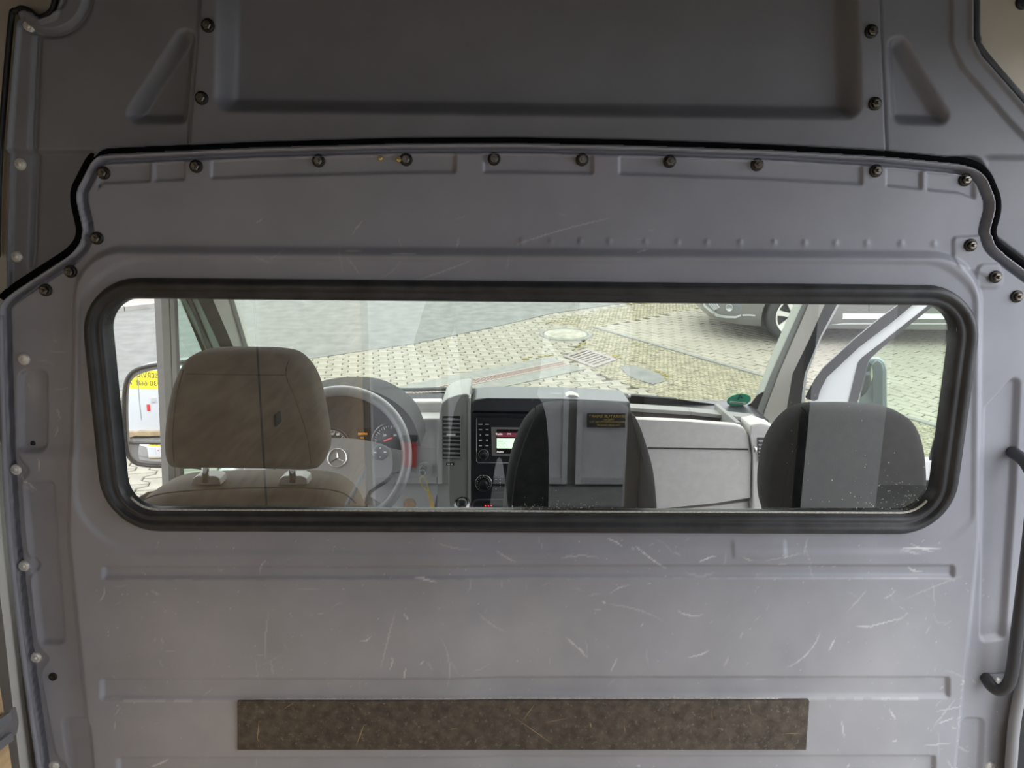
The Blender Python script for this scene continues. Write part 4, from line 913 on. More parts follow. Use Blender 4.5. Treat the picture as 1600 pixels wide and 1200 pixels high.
gpoly('pavement', [tuple(np.array(KA)+kn*0.165), tuple(np.array(KB)+kn*0.165), tuple(np.array(KB)+kn*14), tuple(np.array(KA)+kn*14)], -0.015, 0.06, mat('pinkish_pavement', (0.28,0.255,0.235), 0.9, var=0.08, scale=4))
def inpoly(p, poly):
    x, y = p; c = False; n = len(poly)
    for i in range(n):
        x1, y1 = poly[i]; x2, y2 = poly[(i+1) % n]
        if (y1 > y) != (y2 > y) and x < (x2-x1)*(y-y1)/(y2-y1)+x1: c = not c
    return c
BL0, BL1 = g(931,511), g(1190,585.5); BT = g(1060,487)
BLOCK = [BL0, ext(BL0, BT, 6), (12, 15), (12, 4), ext(BL0, BL1, 3.2), BL1]
MOS = [g(846,502), g(960,480), g(1045,469), g(1110,458), g(1115,477), BT, BL0, BL1, ext(BL0, BL1, 3.2), ext(BL0, BL1, 3.2), (4.6,4.4), (1.6,5.2), g(1060,628), g(1000,606), g(955,592), g(930,578), g(880,558), g(905,541), g(919,528), g(905,511), g(872,508)]
def gpx(x, y): return to_px(gworld(x, y))
# --- interlocking bone-shaped pavers
PW, PL_ = 0.163, 0.200; pth = math.radians(9.6); pc, ps_ = math.cos(pth), math.sin(pth); amp = 0.032; gap = 0.004
def bone(inset):
    h = PL_/2; ys = [(-1.0,1),(-0.68,1),(-0.32,-1),(0.32,-1),(0.68,1),(1.0,1)]
    R = [(PW/2+s*amp, t*h) for t, s in ys]; P = R+[(-x, y) for x, y in reversed(R)]; n = len(P); out = []
    for k in range(n):                           # inset every side by the same joint width
        a, b, c = np.array(P[k-1]), np.array(P[k]), np.array(P[(k+1) % n])
        n1 = np.array((-(b-a)[1], (b-a)[0]))/np.hypot(*(b-a)); n2 = np.array((-(c-b)[1], (c-b)[0]))/np.hypot(*(c-b))
        m = n1+n2; m = m/(m @ m)*2; out.append(tuple(b+m*inset))
    return out
BN = bone(0.0045); BT_ = bone(0.0085); nb = len(BN)
def bone_mesh(zs=0.0):
    vs = [(x, y, 0.0+zs) for x, y in BT_]+[(x, y, -0.007+zs) for x, y in BN]+[(x, y, -0.03) for x, y in BN]
    fs = [tuple(range(nb))]
    for r in (0, 1): fs += [(r*nb+i, (r+1)*nb+i, (r+1)*nb+(i+1)%nb, r*nb+(i+1)%nb) for i in range(nb)]
    return vs, fs
origin = np.array(g(576,575)); cand = []
for i in range(-34, 62):
    for j in range(-40, 30):
        u = i*PW; v = (j+(0.5 if i % 2 else 0))*PL_
        x, y = origin[0]+u*pc-v*ps_, origin[1]+u*ps_+v*pc
        if y < 3.25 or x > 6.5: continue
        if inpoly((x, y), MOS) or inpoly((x, y), BLOCK): continue
        if inpoly((x, y+0.10), EDGE+[KB, KA]) and inpoly((x, y-0.12), EDGE+[KB, KA]): continue
        px, py = gpx(x, y); vis = (370 < px < 1195 and 455 < py < 628) or (184 < px < 300 and 560 < py < 800)
        cand.append((0 if vis else 1, -py, x, y))
cand.sort()
bvs, bfs = bone_mesh(); pm = bpy.data.meshes.new('paver'); pm.from_pydata(bvs, [], bfs); pm.materials.append(M_pav); pm.update()
jit = lambda: rng.normal(0, 0.0012)
for k, (vis, py, x, y) in enumerate(cand[:300]):
    o = link(bpy.data.objects.new('paver', pm), yd); o.location = (x, y, jit()); o.rotation_euler = (rng.normal(0,0.006), rng.normal(0,0.006), pth+rng.normal(0,0.008))
V, Fc = [], []
for vis, py, x, y in cand[300:]:
    b0 = len(V); dz = jit()
    V += [(x+a*pc-b*ps_, y+a*ps_+b*pc, z+dz) for a, b, z in bvs]; Fc += [tuple(b0+i for i in f) for f in bfs]
gpoly('sett_mortar', MOS, -0.02, -0.006, mat('pale_mortar',(0.20,0.185,0.135),0.95,var=0.2,scale=10)); gpoly('block_bed', BLOCK, -0.02, -0.007, M_bed)
tag(gl('paver_field', V, Fc, M_pav), 'remaining interlocking pavers of the yard', kind='stuff')
# --- small mosaic setts and block pavers: real stones, too small to pick apart singly
def stone_field(name, poly, du, dv, ang, m, jitter, gap, half=False, lab=None):
    P = np.array(poly); c, s = math.cos(ang), math.sin(ang); U = P[:,0]*c+P[:,1]*s; W = -P[:,0]*s+P[:,1]*c; V, Fc = [], []
    for jv in range(int((W.max()-W.min())/dv)+1):
        for iu in range(int((U.max()-U.min())/du)+2):
            u = U.min()+(iu+(0.5 if (half and jv % 2) else 0))*du; w = W.min()+(jv+0.5)*dv
            x, y = u*c-w*s, u*s+w*c
            if y > 17 or x > 10 or not inpoly((x, y), poly): continue
            b0 = len(V); dz = rng.normal(0, 0.0015*(1+jitter*30)); r = [rng.uniform(-jitter, jitter) for _ in range(8)]
            base = [(u+sx*(du/2-gap)+r[2*k], w+sy*(dv/2-gap)+r[2*k+1]) for k, (sx, sy) in enumerate(((-1,-1),(1,-1),(1,1),(-1,1)))]
            mu, mw = sum(b[0] for b in base)/4, sum(b[1] for b in base)/4
            for f, z in ((0.86, 0.0), (1.0, -0.006)):
                for a, b in base:
                    a, b = mu+(a-mu)*f, mw+(b-mw)*f; V.append((a*c-b*s, a*s+b*c, z+dz))
            Fc.append((b0,b0+1,b0+2,b0+3)); Fc += [(b0+k, b0+4+k, b0+4+(k+1)%4, b0+(k+1)%4) for k in range(4)]
    return tag(gl(name, V, Fc, m), lab, kind='stuff')
ba = math.atan2(BL1[1]-BL0[1], BL1[0]-BL0[0])
stone_field('sett_field', MOS, 0.052, 0.052, ba+0.3, M_sett, 0.008, 0.003, True, 'small mossy setts around the drain grate')
stone_field('block_paver_field', BLOCK, 0.20, 0.10, ba, M_block, 0.0012, 0.004, True, 'pale rectangular block pavers under the parked car')
a = np.array(BL0); d_ = np.array(BL1)-a; L_ = np.hypot(*d_); d_ /= L_; n_ = np.array((d_[1], -d_[0]))
for k in range(int((L_+3.2)/0.5)):
    p, q = a+d_*(k*0.5+0.004), a+d_*(k*0.5+0.496); gpoly('edging_stone', [tuple(p), tuple(q), tuple(q+n_*0.06), tuple(p+n_*0.06)], -0.015, 0.012, M_conc)
gpoly('asphalt_patch', [g(x, y) for x, y in ((968,574),(990,571),(1030,584),(1042,595),(1020,601),(985,590))], -0.015, 0.005, M_asph)
# moss along the joints
M_moss = mat('yellow_green_moss', (0.20,0.17,0.045), 0.95, var=0.3, scale=20); bm = bmesh.new()
for (x0,y0,x1,y1,n) in ((980,474,1045,468,60),(1000,474,1060,470,30),(905,540,925,530,10),(955,556,985,560,22),(1025,580,1045,590,22),(820,562,860,556,24),(700,600,740,600,8)):
    for k in range(n):
        t = rng.random(); X, Y = g(x0+(x1-x0)*t+rng.normal(0,3), y0+(y1-y0)*t+rng.normal(0,1.2)); r = rng.uniform(0.008, 0.03)
        bmesh.ops.create_icosphere(bm, subdivisions=1, radius=r, matrix=GM @ Matrix.Translation((X,Y,0.002)) @ Matrix.Diagonal((rng.uniform(0.5,1.5),rng.uniform(0.5,1.5),0.2,1)))
tag(from_bm('moss', bm, M_moss, yd, True), 'yellow green moss tufts in the paving joints', kind='stuff')

# --- drainage channel, grate, manhole
C0, C1 = np.array(g(704,605)), np.array(g(888,567)); cdv = C1-C0; cl_ = np.hypot(*cdv); cdv /= cl_; cn = np.array((-cdv[1], cdv[0]))
A_ = C0-cdv*1.6; T_ = cl_+1.6-0.02
ch = thing('drain_channel', 'long rusty slotted drain channel set in concrete strips across the pavers', 'drain', mtx=GM @ Matrix.Translation((A_[0],A_[1],0)))
cp = lambda t, s, z: GM @ Vector((*(A_+cdv*t+cn*s), z))
def cstrip(name, s0, s1, z0, z1, m, t0=0.0, t1=None):
    t1 = T_ if t1 is None else t1
    return prism(name, [cp(t0,s0,z1), cp(t1,s0,z1), cp(t1,s1,z1), cp(t0,s1,z1)], GM.to_3x3() @ Vector((0,0,z0-z1)), m, ch)
cstrip('concrete_strip', 0.075, 0.30, -0.02, 0.006, M_conc); cstrip('concrete_strip', -0.30, -0.075, -0.02, 0.006, M_conc)
cstrip('iron_edge', 0.060, 0.075, -0.02, 0.010, mat('pale_iron_edge',(0.30,0.25,0.22),0.6,0.1), ); cstrip('iron_edge', -0.075, -0.060, -0.02, 0.010, MATS['pale_iron_edge'])
cstrip('channel_bottom', -0.06, 0.06, -0.03, -0.02, mat('dark_channel',(0.08,0.065,0.06),0.9))
bm = bmesh.new(); nbar = int(T_/0.030)
for k in range(nbar): bm_prism(bm, [cp(k*0.03,-0.06,0.006), cp(k*0.03+0.017,-0.06,0.006), cp(k*0.03+0.017,0.06,0.006), cp(k*0.03,0.06,0.006)], GM.to_3x3() @ Vector((0,0,-0.012)))
tag(from_bm('grate_bars', bm, M_rust, ch), kind='stuff')
GC = [np.array(g(x, y)) for x, y in ((880,557.7),(917,545.3),(965,562.5),(928,575.5))]
gr = thing('drain_grate', 'square rusty iron drain grate with six slots among small setts', 'grate', mtx=GM @ Matrix.Translation((*(sum(GC)/4),0)))
gq = lambda s, t, z: GM @ Vector((*(GC[0]*(1-s)*(1-t)+GC[3]*s*(1-t)+GC[1]*(1-s)*t+GC[2]*s*t), z))   # s across the slots, t along them
def gpr(name, s0, s1, t0, t1, z0, z1, m): return prism(name, [gq(s0,t0,z1), gq(s1,t0,z1), gq(s1,t1,z1), gq(s0,t1,z1)], GM.to_3x3() @ Vector((0,0,z0-z1)), m, gr, 0.002)
M_grate = mat('pale_worn_iron', (0.22,0.195,0.185), 0.6, 0.2, var=0.2, scale=30)
gpr('pit', 0.05,0.95,0.05,0.95,-0.02,-0.012, M_trim)
for s0, s1, t0, t1 in ((0,0.10,0,1),(0.90,1,0,1),(0.1,0.9,0,0.13),(0.1,0.9,0.87,1)): gpr('frame_side', s0,s1,t0,t1,-0.02,0.012, M_grate)
for k in range(6): gpr('grate_bar', 0.155+k*0.122, 0.215+k*0.122, 0.12, 0.88, -0.01, 0.010, M_grate)
mc = g(884,523); mh = thing('manhole_cover', 'round pale concrete manhole cover between the pavers and the small setts', 'manhole', mtx=GM @ Matrix.Translation((mc[0],mc[1],0)))
up3 = GM.to_3x3() @ Vector((0,0,1)); mo = gworld(*mc)
lathe('cover', [(0.27,-0.01),(0.27,0.012),(0.25,0.018),(0,0.020)], mo, up3, mat('pale_concrete_cover',(0.29,0.285,0.24),0.9,var=0.25,scale=9), mh, 32)
lathe('rim', [(0.33,-0.01),(0.33,0.010),(0.29,0.012),(0.285,-0.005)], mo, up3, M_conc, mh, 32)

# ================================================================== parked silver car beyond the setts
cg = g(1238,540); CM = GM @ Matrix.Translation((cg[0], cg[1]-0.02, 0.004)) @ Matrix.Scale(1.07, 4)
car = thing('parked_car', 'silver car with alloy wheels parked on block pavers beyond the windscreen', 'car', mtx=CM)
M_silver = mat('silver_car_paint', (0.17,0.172,0.168), 0.3, 0.4, coat=0.6)
M_tyre = mat('tyre_rubber', (0.035,0.036,0.036), 0.85); M_alloy = mat('pale_alloy', (0.66,0.66,0.64), 0.35, 0.35)
M_cplas = mat('dark_car_plastic', (0.045,0.05,0.055), 0.6)
rows = [(0.17,-0.62,3.30,0.80,4),(0.19,-0.80,3.44,0.86,4),(0.27,-0.875,3.50,0.885,4.2),(0.36,-0.905,3.52,0.895,4.2),(0.50,-0.90,3.52,0.90,4.2),(0.62,-0.87,3.50,0.90,4.2),(0.78,-0.80,3.48,0.895,4.2),(0.90,-0.66,3.46,0.87,4.0),(0.97,-0.45,3.42,0.83,3.6)]
NB = 96; V, Fc = [], []
for z, x0, x1, hw, n in rows:
    for k in range(NB):
        a = 2*math.pi*k/NB; c, s = math.cos(a), math.sin(a)
        e = 2.0/n; V.append(CM @ Vector(((x0+x1)/2+(x1-x0)/2*math.copysign(abs(c)**e, c), 0.90+hw*math.copysign(abs(s)**e, s), z)))
for r in range(len(rows)-1): Fc += [(r*NB+k, r*NB+(k+1)%NB, (r+1)*NB+(k+1)%NB, (r+1)*NB+k) for k in range(NB)]
Fc += [tuple(range(NB-1,-1,-1)), tuple((len(rows)-1)*NB+k for k in range(NB))]
body = from_data('body', V, Fc, M_silver, car, False)
WX = (0.0, 2.68)
bmc = bmesh.new()
for wx in WX:
    for yy in (0.06, 1.74): bmesh.ops.create_cone(bmc, cap_ends=True, segments=40, radius1=0.362, radius2=0.362, depth=0.42, matrix=Matrix.Translation((wx, yy, 0.325)) @ Matrix.Rotation(math.pi/2, 4, 'X'))
cme = bpy.data.meshes.new('cut'); bmc.to_mesh(cme); bmc.free(); cut = bpy.data.objects.new('cut', cme); COL.objects.link(cut); cut.matrix_world = CM
mo_ = body.modifiers.new('arch', 'BOOLEAN'); mo_.operation = 'DIFFERENCE'; mo_.object = cut; mo_.solver = 'EXACT'
bpy.context.view_layer.update(); dg = bpy.context.evaluated_depsgraph_get()
nm = bpy.data.meshes.new_from_object(body.evaluated_get(dg)); body.modifiers.clear(); body.data = nm; bpy.data.objects.remove(cut)
nm.materials.clear(); nm.materials.append(M_silver)
for p in nm.polygons: p.use_smooth = True
try: nm.set_sharp_from_angle(angle=math.radians(35))
except Exception: pass
from mathutils.bvhtree import BVHTree
bt = BVHTree.FromPolygons([CM @ v.co for v in nm.vertices], [tuple(p.vertices) for p in nm.polygons])
def hit(px, py):
    d = ray(px, py).normalized(); r = bt.ray_cast(CAM, d); return r[0], r[1]
def patch(name, pxs, m, th=0.012, parent=car, sub=4):        # a moulding that follows the body
    n = len(pxs); top = [[], []]; ok = []
    L, Rr = pxs[:n//2], list(reversed(pxs[n//2:]))
    A = []
    for (xa, ya), (xb, yb) in zip(L, Rr):
        ra, rb = hit(xa, ya), hit(xb, yb)
        if ra[0] is None or rb[0] is None: continue
        A.append((ra[0]+ra[1]*th, rb[0]+rb[1]*th, ra[0]-ra[1]*0.02, rb[0]-rb[1]*0.02))
    if len(A) < 2: return None
    vs = [v for q in A for v in q]; fs = []
    for i in range(len(A)-1):
        a, b = i*4, i*4+4; fs += [(a, a+1, b+1, b), (a+2, a, b, b+2), (a+1, a+3, b+3, b+1)]
    fs += [(0,2,3,1), ((len(A)-1)*4, (len(A)-1)*4+1, (len(A)-1)*4+3, (len(A)-1)*4+2)]
    o = from_data(name, vs, fs, m, parent); bm = bmesh.new(); bm.from_mesh(o.data); bmesh.ops.recalc_face_normals(bm, faces=bm.faces); bm.to_mesh(o.data); bm.free(); return o
def wheel(wx, wy, side):
    w = tag(link(bpy.data.objects.new('wheel', None), car)); w.location = (0,0,0); MW[w] = CM.copy()
    c = CM @ Vector((wx, wy, 0.325)); ax = (CM.to_3x3() @ Vector((0, side, 0))).normalized()
    lathe('tyre', [(0.225,-0.10),(0.235,0.085),(0.262,0.100),(0.300,0.096),(0.320,0.075),(0.326,0.0),(0.320,-0.075),(0.300,-0.10),(0.225,-0.10)], c, ax, M_tyre, w, 48)
    lathe('rim_barrel', [(0.232,0.088),(0.222,0.070),(0.205,0.02),(0.05,0.0),(0,0.0)], c, ax, mat('dark_rim_inside',(0.10,0.10,0.10),0.6,0.3), w, 48)
    lathe('rim_lip', [(0.236,0.086),(0.238,0.096),(0.226,0.100),(0.214,0.086),(0.214,0.07)], c, ax, M_alloy, w, 48)
    u, v, n = frame_axes(ax)
    for k in range(7):
        a = 2*math.pi*k/7+0.25; d = u*math.cos(a)+v*math.sin(a); t = n.cross(d)
        pts = [c+d*0.045-t*0.026+n*0.072, c+d*0.12-t*0.020+n*0.080, c+d*0.218-t*0.036+n*0.088, c+d*0.218+t*0.036+n*0.088, c+d*0.12+t*0.020+n*0.080, c+d*0.045+t*0.026+n*0.072]
        prism('spoke', pts, -n*0.03, M_alloy, w, 0.004)
    lathe('hub_cap', [(0.068,0.05),(0.068,0.078),(0.05,0.088),(0.03,0.090),(0.028,0.083),(0,0.084)], c, ax, M_alloy, w, 24)
    return w
for wx in WX: wheel(wx, 0.115, -1)
for wx in WX: wheel(wx, 1.685, 1)
# bumper grille, fog lamp field, side strip, arch lip
patch('lower_grille', [(1100,464),(1106,474),(1113,482),(1120,488),(1123,471),(1118,466),(1113,461),(1108,455)], M_cplas, 0.004)
for k in range(4):
    patch('grille_slat', [(1102+k*4.6,466+k*0.4),(1109+k*3.6,476+k*-0.2),(1117+k*2.2,485-k*1.2),(1118+k*2.2,483.6-k*1.2),(1110+k*3.6,474.5-k*0.2),(1103.4+k*4.6,465+k*0.4)], mat('grey_slat',(0.42,0.45,0.46),0.4,0.4), 0.010)
fg = patch('fog_lamp_panel', [(1122,488),(1135,490),(1148,490.5),(1156,488),(1160,482),(1160,476),(1152,472.5),(1146,472.5),(1135,471),(1123,468)], mat('grey_blue_car_plastic',(0.12,0.135,0.145),0.6), 0.004)
hp = hit(1140,481)
if hp[0] is not None:
    lathe('fog_lamp', [(0.046,0),(0.046,0.012),(0.038,0.014),(0.034,0.006),(0,0.010)], hp[0]+hp[1]*0.002, hp[1], mat('fog_lamp_glass',(0.30,0.32,0.33),0.15,0.5), car, 24)
patch('bumper_lip', [(1100,474),(1110,483),(1120,490.5),(1135,493.5),(1150,494),(1158,491),(1158,493.5),(1150,497),(1135,496.5),(1120,494),(1110,487),(1100,478)], mat('pale_bumper_lip',(0.50,0.54,0.55),0.35,0.3), 0.008)
patch('bumper_crease', [(1160,491.5),(1170,491),(1180,492),(1180,494),(1170,493.2),(1160,493.5)], MATS['pale_bumper_lip'], 0.006)
patch('side_strip', [(x, 489.5+(x-1290)*0.004) for x in range(1290, 1620, 30)]+[(x, 497.5+(x-1290)*0.004) for x in range(1590, 1260, -30)], M_white, 0.012)
patch('sill_line', [(x, 505.0) for x in range(1290, 1620, 30)]+[(x, 506.6) for x in range(1590, 1260, -30)], MATS['pale_bumper_lip'], 0.010)
patch('door_gap', [(1357,455),(1357,488),(1358.2,488),(1358.2,455)], M_seam, 0.002)
# glasshouse and roof
gh_rows = [(0.965,-0.10,3.36,0.80,5),(1.15,0.25,3.32,0.76,5),(1.45,0.75,3.22,0.68,5),(1.60,1.10,3.05,0.62,5),(1.63,1.5,2.8,0.5,4)]
V, Fc = [], []
for z, x0, x1, hw, n in gh_rows:
    for k in range(NB):
        a = 2*math.pi*k/NB; c, s = math.cos(a), math.sin(a); e = 2.0/n
        V.append(CM @ Vector(((x0+x1)/2+(x1-x0)/2*math.copysign(abs(c)**e, c), 0.90+hw*math.copysign(abs(s)**e, s), z)))
for r in range(2): Fc += [(r*NB+k, r*NB+(k+1)%NB, (r+1)*NB+(k+1)%NB, (r+1)*NB+k) for k in range(NB)]
from_data('side_windows', V, Fc, mat('dark_car_glass',(0.02,0.025,0.03),0.05), car, True)
V2 = V[2*NB:]; Fc = []
for r in range(2): Fc += [(r*NB+k, r*NB+(k+1)%NB, (r+1)*NB+(k+1)%NB, (r+1)*NB+k) for k in range(NB)]
Fc.append(tuple(2*NB+k for k in range(NB))); from_data('roof', V2, Fc, M_silver, car, True)
for x in (0.42, 1.25, 2.15, 3.12):
    prism('window_pillar', [CM @ Vector(q) for q in ((x-0.05,0.085,0.97),(x+0.05,0.085,0.97),(x+0.22-0.03*x+0.04,0.215,1.45),(x+0.22-0.03*x-0.05,0.215,1.45))], CM.to_3x3() @ Vector((0,0.03,0)), M_silver, car)
prism('headlamp', [CM @ Vector(q) for q in ((-0.78,0.18,0.66),(-0.45,0.045,0.68),(-0.40,0.06,0.80),(-0.66,0.26,0.80))], CM.to_3x3() @ Vector((0.08,0.10,0)), mat('headlamp_glass',(0.55,0.57,0.58),0.1,0.4), car, 0.02)

# ================================================================== behind the van (seen mirrored in the bulkhead glass)
def gz(Y, dz=0.0): return gworld(0, Y/math.cos(ALPHA)).z+dz
GY_ = -5.75; zg = gz(GY_)
gt = thing('garage_gate', 'grey steel double gate behind the van with framed leaves', 'gate', (0.6, GY_, zg))
M_gate = mat('grey_gate_paint', (0.48,0.485,0.49), 0.5, var=0.06, scale=4); M_gated = mat('grey_gate_frame', (0.36,0.365,0.37), 0.5)
mxp = lambda px: (px-780)/FPX*(2*D-GY_)*1.0
for k, (a, b) in enumerate(((-1.95,-0.62),(-0.55,0.74),(0.83,2.2),(2.28,3.6))):
    box('gate_leaf', a, b, GY_-0.04, GY_, zg+0.03, zg+2.1, M_gate, gt, 0.004)
    for z0, z1 in ((0.03,0.10),(1.10,1.16),(2.03,2.10)): box('gate_rail', a, b, GY_, GY_+0.03, zg+z0, zg+z1, M_gated, gt, 0.003)
    for xx in (a, b-0.06): box('gate_stile', xx, xx+0.06, GY_, GY_+0.035, zg+0.03, zg+2.1, M_gate, gt, 0.003)
box('gate_post', -2.15, -1.98, GY_-0.1, GY_+0.06, zg, zg+2.2, M_gated, gt); box('gate_post', 3.63, 3.8, GY_-0.1, GY_+0.06, zg, zg+2.2, M_gated, gt)
tube('gate_handle', [Vector((0.66,GY_+0.03,zg+1.05)), Vector((0.66,GY_+0.07,zg+1.05)), Vector((0.52,GY_+0.07,zg+1.05))], 0.012, M_metal, gt)
def mirrored(px, py, Y):                          # where the reflected sight line meets a wall behind
    d = ray(px, py); m = at_y(px, py, D); d = Vector((d.x, -d.y, d.z)); return m+d*((Y-m.y)/d.y)
wb = struct('wall_rear', 'unseen wall added behind the grey gate to limit sky light from the rear', (0, GY_-0.4, zg))  # added out of view to set how much sky lights the bay
box('added_wall', -9, 9, GY_-0.4, GY_-0.12, zg-0.3, zg+2.06, mat('light_render',(0.32,0.315,0.30),0.9,var=0.08,scale=3), wb)
for k in range(3): box('wall_coping', -9+k*6, -3.02+k*6, GY_-0.45, GY_-0.05, zg+2.06, zg+2.12, M_conc, wb)
a = mirrored(917.5,646.5,GY_+0.05); b = mirrored(984.5,668.5,GY_+0.05)
sg = thing('company_sign', 'black sign with yellow lettering fixed to the grey gate', 'sign', tuple((a+b)/2))
box('sign_board', min(a.x,b.x), max(a.x,b.x), GY_+0.036, GY_+0.05, b.z, a.z, mat('black_sign_board',(0.012,0.012,0.013),0.4), sg, 0.002)
M_sy = mat('yellow_sign_letter', (0.75,0.50,0.10), 0.5); w_ = abs(b.x-a.x); h_ = a.z-b.z; cx_ = (a.x+b.x)/2
for tx, fy, sz, m_ in (('REPARATUR SMART',0.20,w_/9.6,M_sy),('Werkstatt',0.43,w_/17,M_sy),('UNFALLINSTANDSETZUNG  A-Z',0.60,w_/16.5,M_sy),('Tel. 0151 2345678',0.84,w_/14.5,M_sy)):
    text('sign_text', tx, sz, (cx_, GY_+0.051, a.z-h_*fy), (-1,0,0), (0,0,1), m_, sg, 0.0005)
# red box low on the gate
rp0 = mirrored(627,683,GY_+0.12); rp1 = mirrored(651,730,GY_+0.12)
rc = thing('red_wall_box', 'small red box with black lid mounted low on the grey gate', 'box', ((rp0.x+rp1.x)/2, GY_+0.1, rp1.z))
rx0, rx1 = min(rp0.x,rp1.x), max(rp0.x,rp1.x)
M_red = mat('red_plastic', (0.60,0.03,0.03), 0.4)
box('box_body', rx0, rx1, GY_+0.036, GY_+0.14, rp1.z, rp0.z-0.05, M_red, rc, 0.015)
box('box_lid', rx0-0.01, rx1+0.01, GY_+0.036, GY_+0.15, rp0.z-0.05, rp0.z, M_trim, rc, 0.01)
# neighbouring white van, seen in the driver's mirror
NVY = -3.4; zn = gz(NVY); nv = thing('white_box_van', 'white box van with yellow lettered band parked behind on the left', 'van', (-2.6, NVY-1.5, zn))
M_grw = mat('grey_white_van_paint', (0.60,0.62,0.64), 0.35)
box('box_body', -3.7, -1.55, NVY-2.1, NVY, zn+0.28, zn+3.0, M_grw, nv, 0.03)
box('chassis', -3.6, -1.65, NVY-2.0, NVY-0.05, zn+0.16, zn+0.27, M_trim, nv, 0.02)
for s in (-3.40, -1.85):
    for yy in (NVY-0.7,): lathe('wheel', [(0.20,-0.1),(0.33,-0.1),(0.36,-0.06),(0.36,0.06),(0.33,0.1),(0.2,0.1),(0.1,0.05),(0,0.05)], (s, yy, zn+0.36), (1 if s > -2.6 else -1,0,0), M_tyre, nv, 24)
box('yellow_band', -3.66, -1.60, NVY-0.01, NVY+0.006, zn+2.05, zn+2.75, mat('yellow_band_film',(0.85,0.70,0.02),0.5), nv, 0.002)
M_bl = mat('black_letter', (0.02,0.02,0.02), 0.5)
text('band_text', 'SERVICE  24 h', 0.26, (-2.62, NVY+0.008, zn+2.58), (-1,0,0), (0,0,1), M_bl, nv, 0.001)
text('band_text', '030 668 1240', 0.30, (-2.55, NVY+0.008, zn+2.28), (-1,0,0), (0,0,1), M_bl, nv, 0.001)
box('door_seam', -2.64, -2.61, NVY, NVY+0.01, zn+0.78, zn+2.98, mat('seam_grey',(0.25,0.26,0.27),0.5), nv)
box('tail_lamp', -2.35, -2.22, NVY, NVY+0.03, zn+1.15, zn+1.42, M_red, nv, 0.01)
box('latch', -2.15, -1.95, NVY, NVY+0.03, zn+1.5, zn+1.72, M_metal, nv, 0.01); box('latch', -3.2, -3.02, NVY, NVY+0.03, zn+1.5, zn+1.72, M_metal, nv, 0.01)
box('rear_step', -3.6, -1.65, NVY-0.05, NVY+0.2, zn+0.10, zn+0.30, mat('wood_step',(0.40,0.30,0.18),0.7,var=0.2,scale=5), nv, 0.01)
# ================================================================== the photographer, seen only as the dark shape mirrored in the glass
PY = -0.44; FZ = 0.65
def skin(name, verts, edges, radii, m, parent, sub=1, root=0):
    me = bpy.data.meshes.new(name); inv = MW[parent].inverted()
    me.from_pydata([tuple(inv @ Vector(v)) for v in verts], edges, []); me.materials.append(m)
    o = link(bpy.data.objects.new(name, me), parent)
    mo = o.modifiers.new('skin', 'SKIN'); mo.use_smooth_shade = True
    for i, r in enumerate(radii):
        d = me.skin_vertices[0].data[i]; d.radius = (r, r) if not hasattr(r, '__len__') else r; d.use_root = (i == root)
    s = o.modifiers.new('sub', 'SUBSURF'); s.levels = sub; s.render_levels = sub
    return o
pe = thing('person', 'person in dark jacket and trousers standing in the cargo bay holding up a phone', 'person', (0, PY, FZ))
M_skin = mat('skin', (0.50,0.32,0.24), 0.55); M_jack = mat('dark_jacket_cloth', (0.012,0.012,0.014), 0.9); M_trou = mat('dark_trouser_cloth', (0.02,0.022,0.03), 0.9); M_shoe = mat('black_shoe', (0.02,0.02,0.02), 0.6)
def limbs(off=0.0):
    v = {'pelvis':(0,PY,FZ+0.95,.13),'waist':(0,PY,FZ+1.10,.13),'chest':(0,PY,FZ+1.34,.15),'neck0':(0,PY+0.01,FZ+1.50,.075),'neck':(0,PY+0.02,FZ+1.56,.055)}
    for s, n in ((-1,'l'),(1,'r')):
        v.update({'sh'+n:(s*.17,PY,FZ+1.43,.068),'el'+n:(s*.25,PY+.10,FZ+1.20,.050),'fa'+n:(s*.19,PY+.24,FZ+1.40,.041),'wr'+n:(s*.125,PY+.345,FZ+1.56,.029),
                  'hip'+n:(s*.095,PY,FZ+.88,.092),'kn'+n:(s*.115,PY+.02,FZ+.48,.062),'calf'+n:(s*.12,PY,FZ+.33,.056),'an'+n:(s*.12,PY-.02,FZ+.09,.042),'toe'+n:(s*.14,PY+.13,FZ+.045,.04)})
    return v
J = limbs(); E = [('pelvis','waist'),('waist','chest'),('chest','neck0'),('neck0','neck')]
for n in 'lr': E += [('chest','sh'+n),('sh'+n,'el'+n),('el'+n,'fa'+n),('fa'+n,'wr'+n),('pelvis','hip'+n),('hip'+n,'kn'+n),('kn'+n,'calf'+n),('calf'+n,'an'+n),('an'+n,'toe'+n)]
J['head0'] = (0,PY+0.035,FZ+1.63,.072); J['head1'] = (0,PY+0.03,FZ+1.71,.085); J['head2'] = (0,PY+0.015,FZ+1.77,.065); E += [('neck','head0'),('head0','head1'),('head1','head2')]
J['nose'] = (0,PY+0.135,FZ+1.665,.012); E += [('head0','nose')]
def build(name, keys, scale, m, par):
    ks = list(keys); ed = [(ks.index(a), ks.index(b)) for a, b in E if a in ks and b in ks]
    return skin(name, [J[k][:3] for k in ks], ed, [J[k][3]*scale for k in ks], m, par, 2)
bodyp = build('body', [k for k in J], 0.90, M_skin, pe)
build('jacket', ['pelvis','waist','chest','neck0','shl','ell','fal','wrl','shr','elr','far','wrr'], 1.17, M_jack, pe)
build('trousers', ['waist','pelvis','hipl','knl','calfl','anl','hipr','knr','calfr','anr'], 1.12, M_trou, pe)
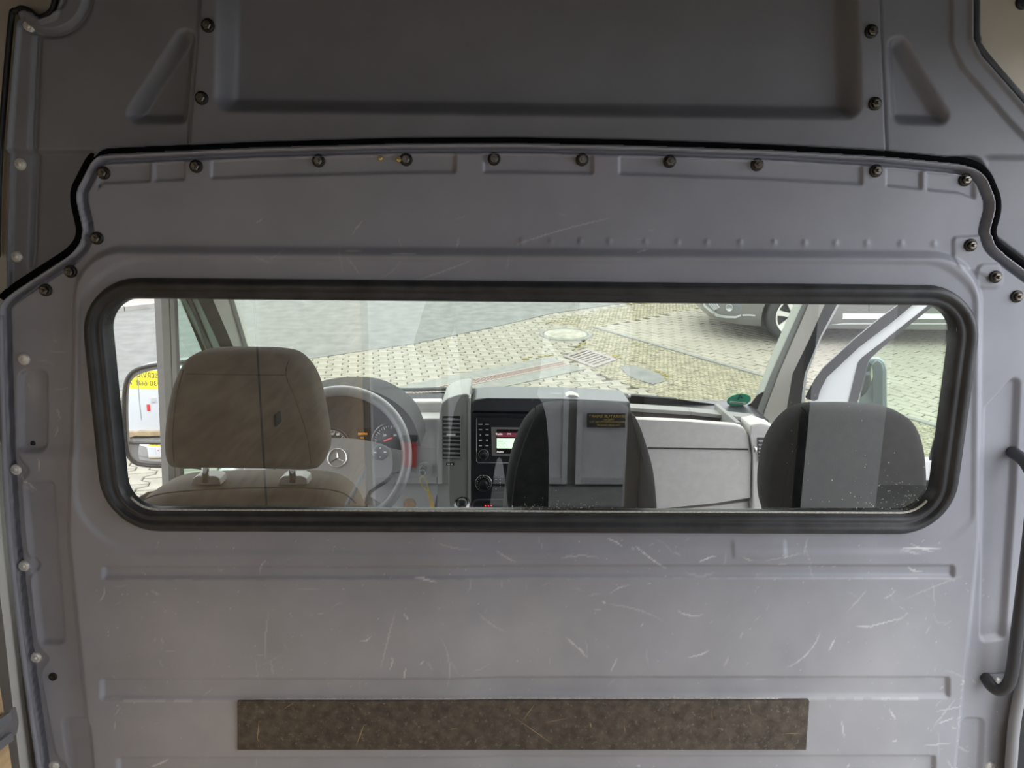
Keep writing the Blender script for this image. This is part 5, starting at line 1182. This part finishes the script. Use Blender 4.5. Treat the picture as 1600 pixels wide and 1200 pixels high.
for s in (-1, 1):
    puff_v = [Vector((s*.12+dx, PY+dy, FZ)) for dx, dy in ((-.045,-.09),(.045,-.09),(.052,.05),(.045,.16),(.0,.19),(-.045,.16),(-.052,.05))]
    prism('shoe', puff_v, (0,0,0.085), M_shoe, pe, 0.025, True, 3)
    e = lathe('eye', [(0.012,0),(0.010,0.005),(0,0.008)], (s*.032, PY+0.108, FZ+1.70), (0,1,0), mat('eye_white',(0.7,0.7,0.7),0.3), pe, 12)
    lathe('ear', [(0.028,0),(0.024,0.010),(0.010,0.008),(0,0.006)], (s*.078, PY+0.02, FZ+1.685), (s,0,0), M_skin, pe, 14)
prism('mouth', [Vector((x, PY+0.105, FZ+1.615+z)) for x, z in ((-.024,0),(0,.006),(.024,0),(0,-.006))], (0,0.006,0), mat('lip',(0.45,0.2,0.17),0.5), pe, 0.001)
lathe('hair', [(0.092,-0.03),(0.098,0.0),(0.094,0.045),(0.072,0.085),(0.035,0.105),(0,0.11)], (0, PY-0.005, FZ+1.735), (0,-0.25,1), mat('dark_brown_hair',(0.03,0.02,0.014),0.7), pe, 24)
# hands: palm and five fingers round the phone
for s, n in ((-1,'l'),(1,'r')):
    w = Vector(J['wr'+n][:3]); pm_ = Vector((s*.105, -0.062, 2.262))
    vs = [w, pm_]; ed = [(0,1)]; rr = [.024, (.020,.030)]
    for k, (zz, l) in enumerate(((.034,.070),(.012,.078),(-.010,.074),(-.032,.060))):
        kn_ = Vector((s*.100, -0.040, 2.270+zz)); b = len(vs)
        vs += [kn_, Vector((s*(.100-l*.10), -0.021, 2.272+zz)), Vector((s*(.095-l*.40), -0.0195, 2.272+zz*.95)), Vector((s*(.095-l*.62), -0.0195, 2.272+zz*.92))]
        ed += [(1,b),(b,b+1),(b+1,b+2),(b+2,b+3)]; rr += [.0095,.0085,.0075,.0065]
    b = len(vs); vs += [pm_+Vector((-s*.012,0.006,-.030)), Vector((s*.075,-0.050,2.245)), Vector((s*.055,-0.042,2.262))]; ed += [(1,b),(b,b+1),(b+1,b+2)]; rr += [.012,.010,.008]
    skin('hand', vs, ed, rr, M_skin, bodyp, 1, 1)
ph = thing('smartphone', 'black smartphone held level in both hands of the person', 'phone', (0, -0.028, 2.27))
box('phone_body', -0.088, 0.060, -0.036, -0.028, 2.236, 2.308, mat('phone_black',(0.012,0.012,0.013),0.3), ph, 0.003)
lathe('lens_ring', [(0.009,0),(0.009,0.002),(0.006,0.002),(0.005,0.001),(0,0.001)], (0,-0.028,2.295), (0,1,0), M_trim, ph, 20)
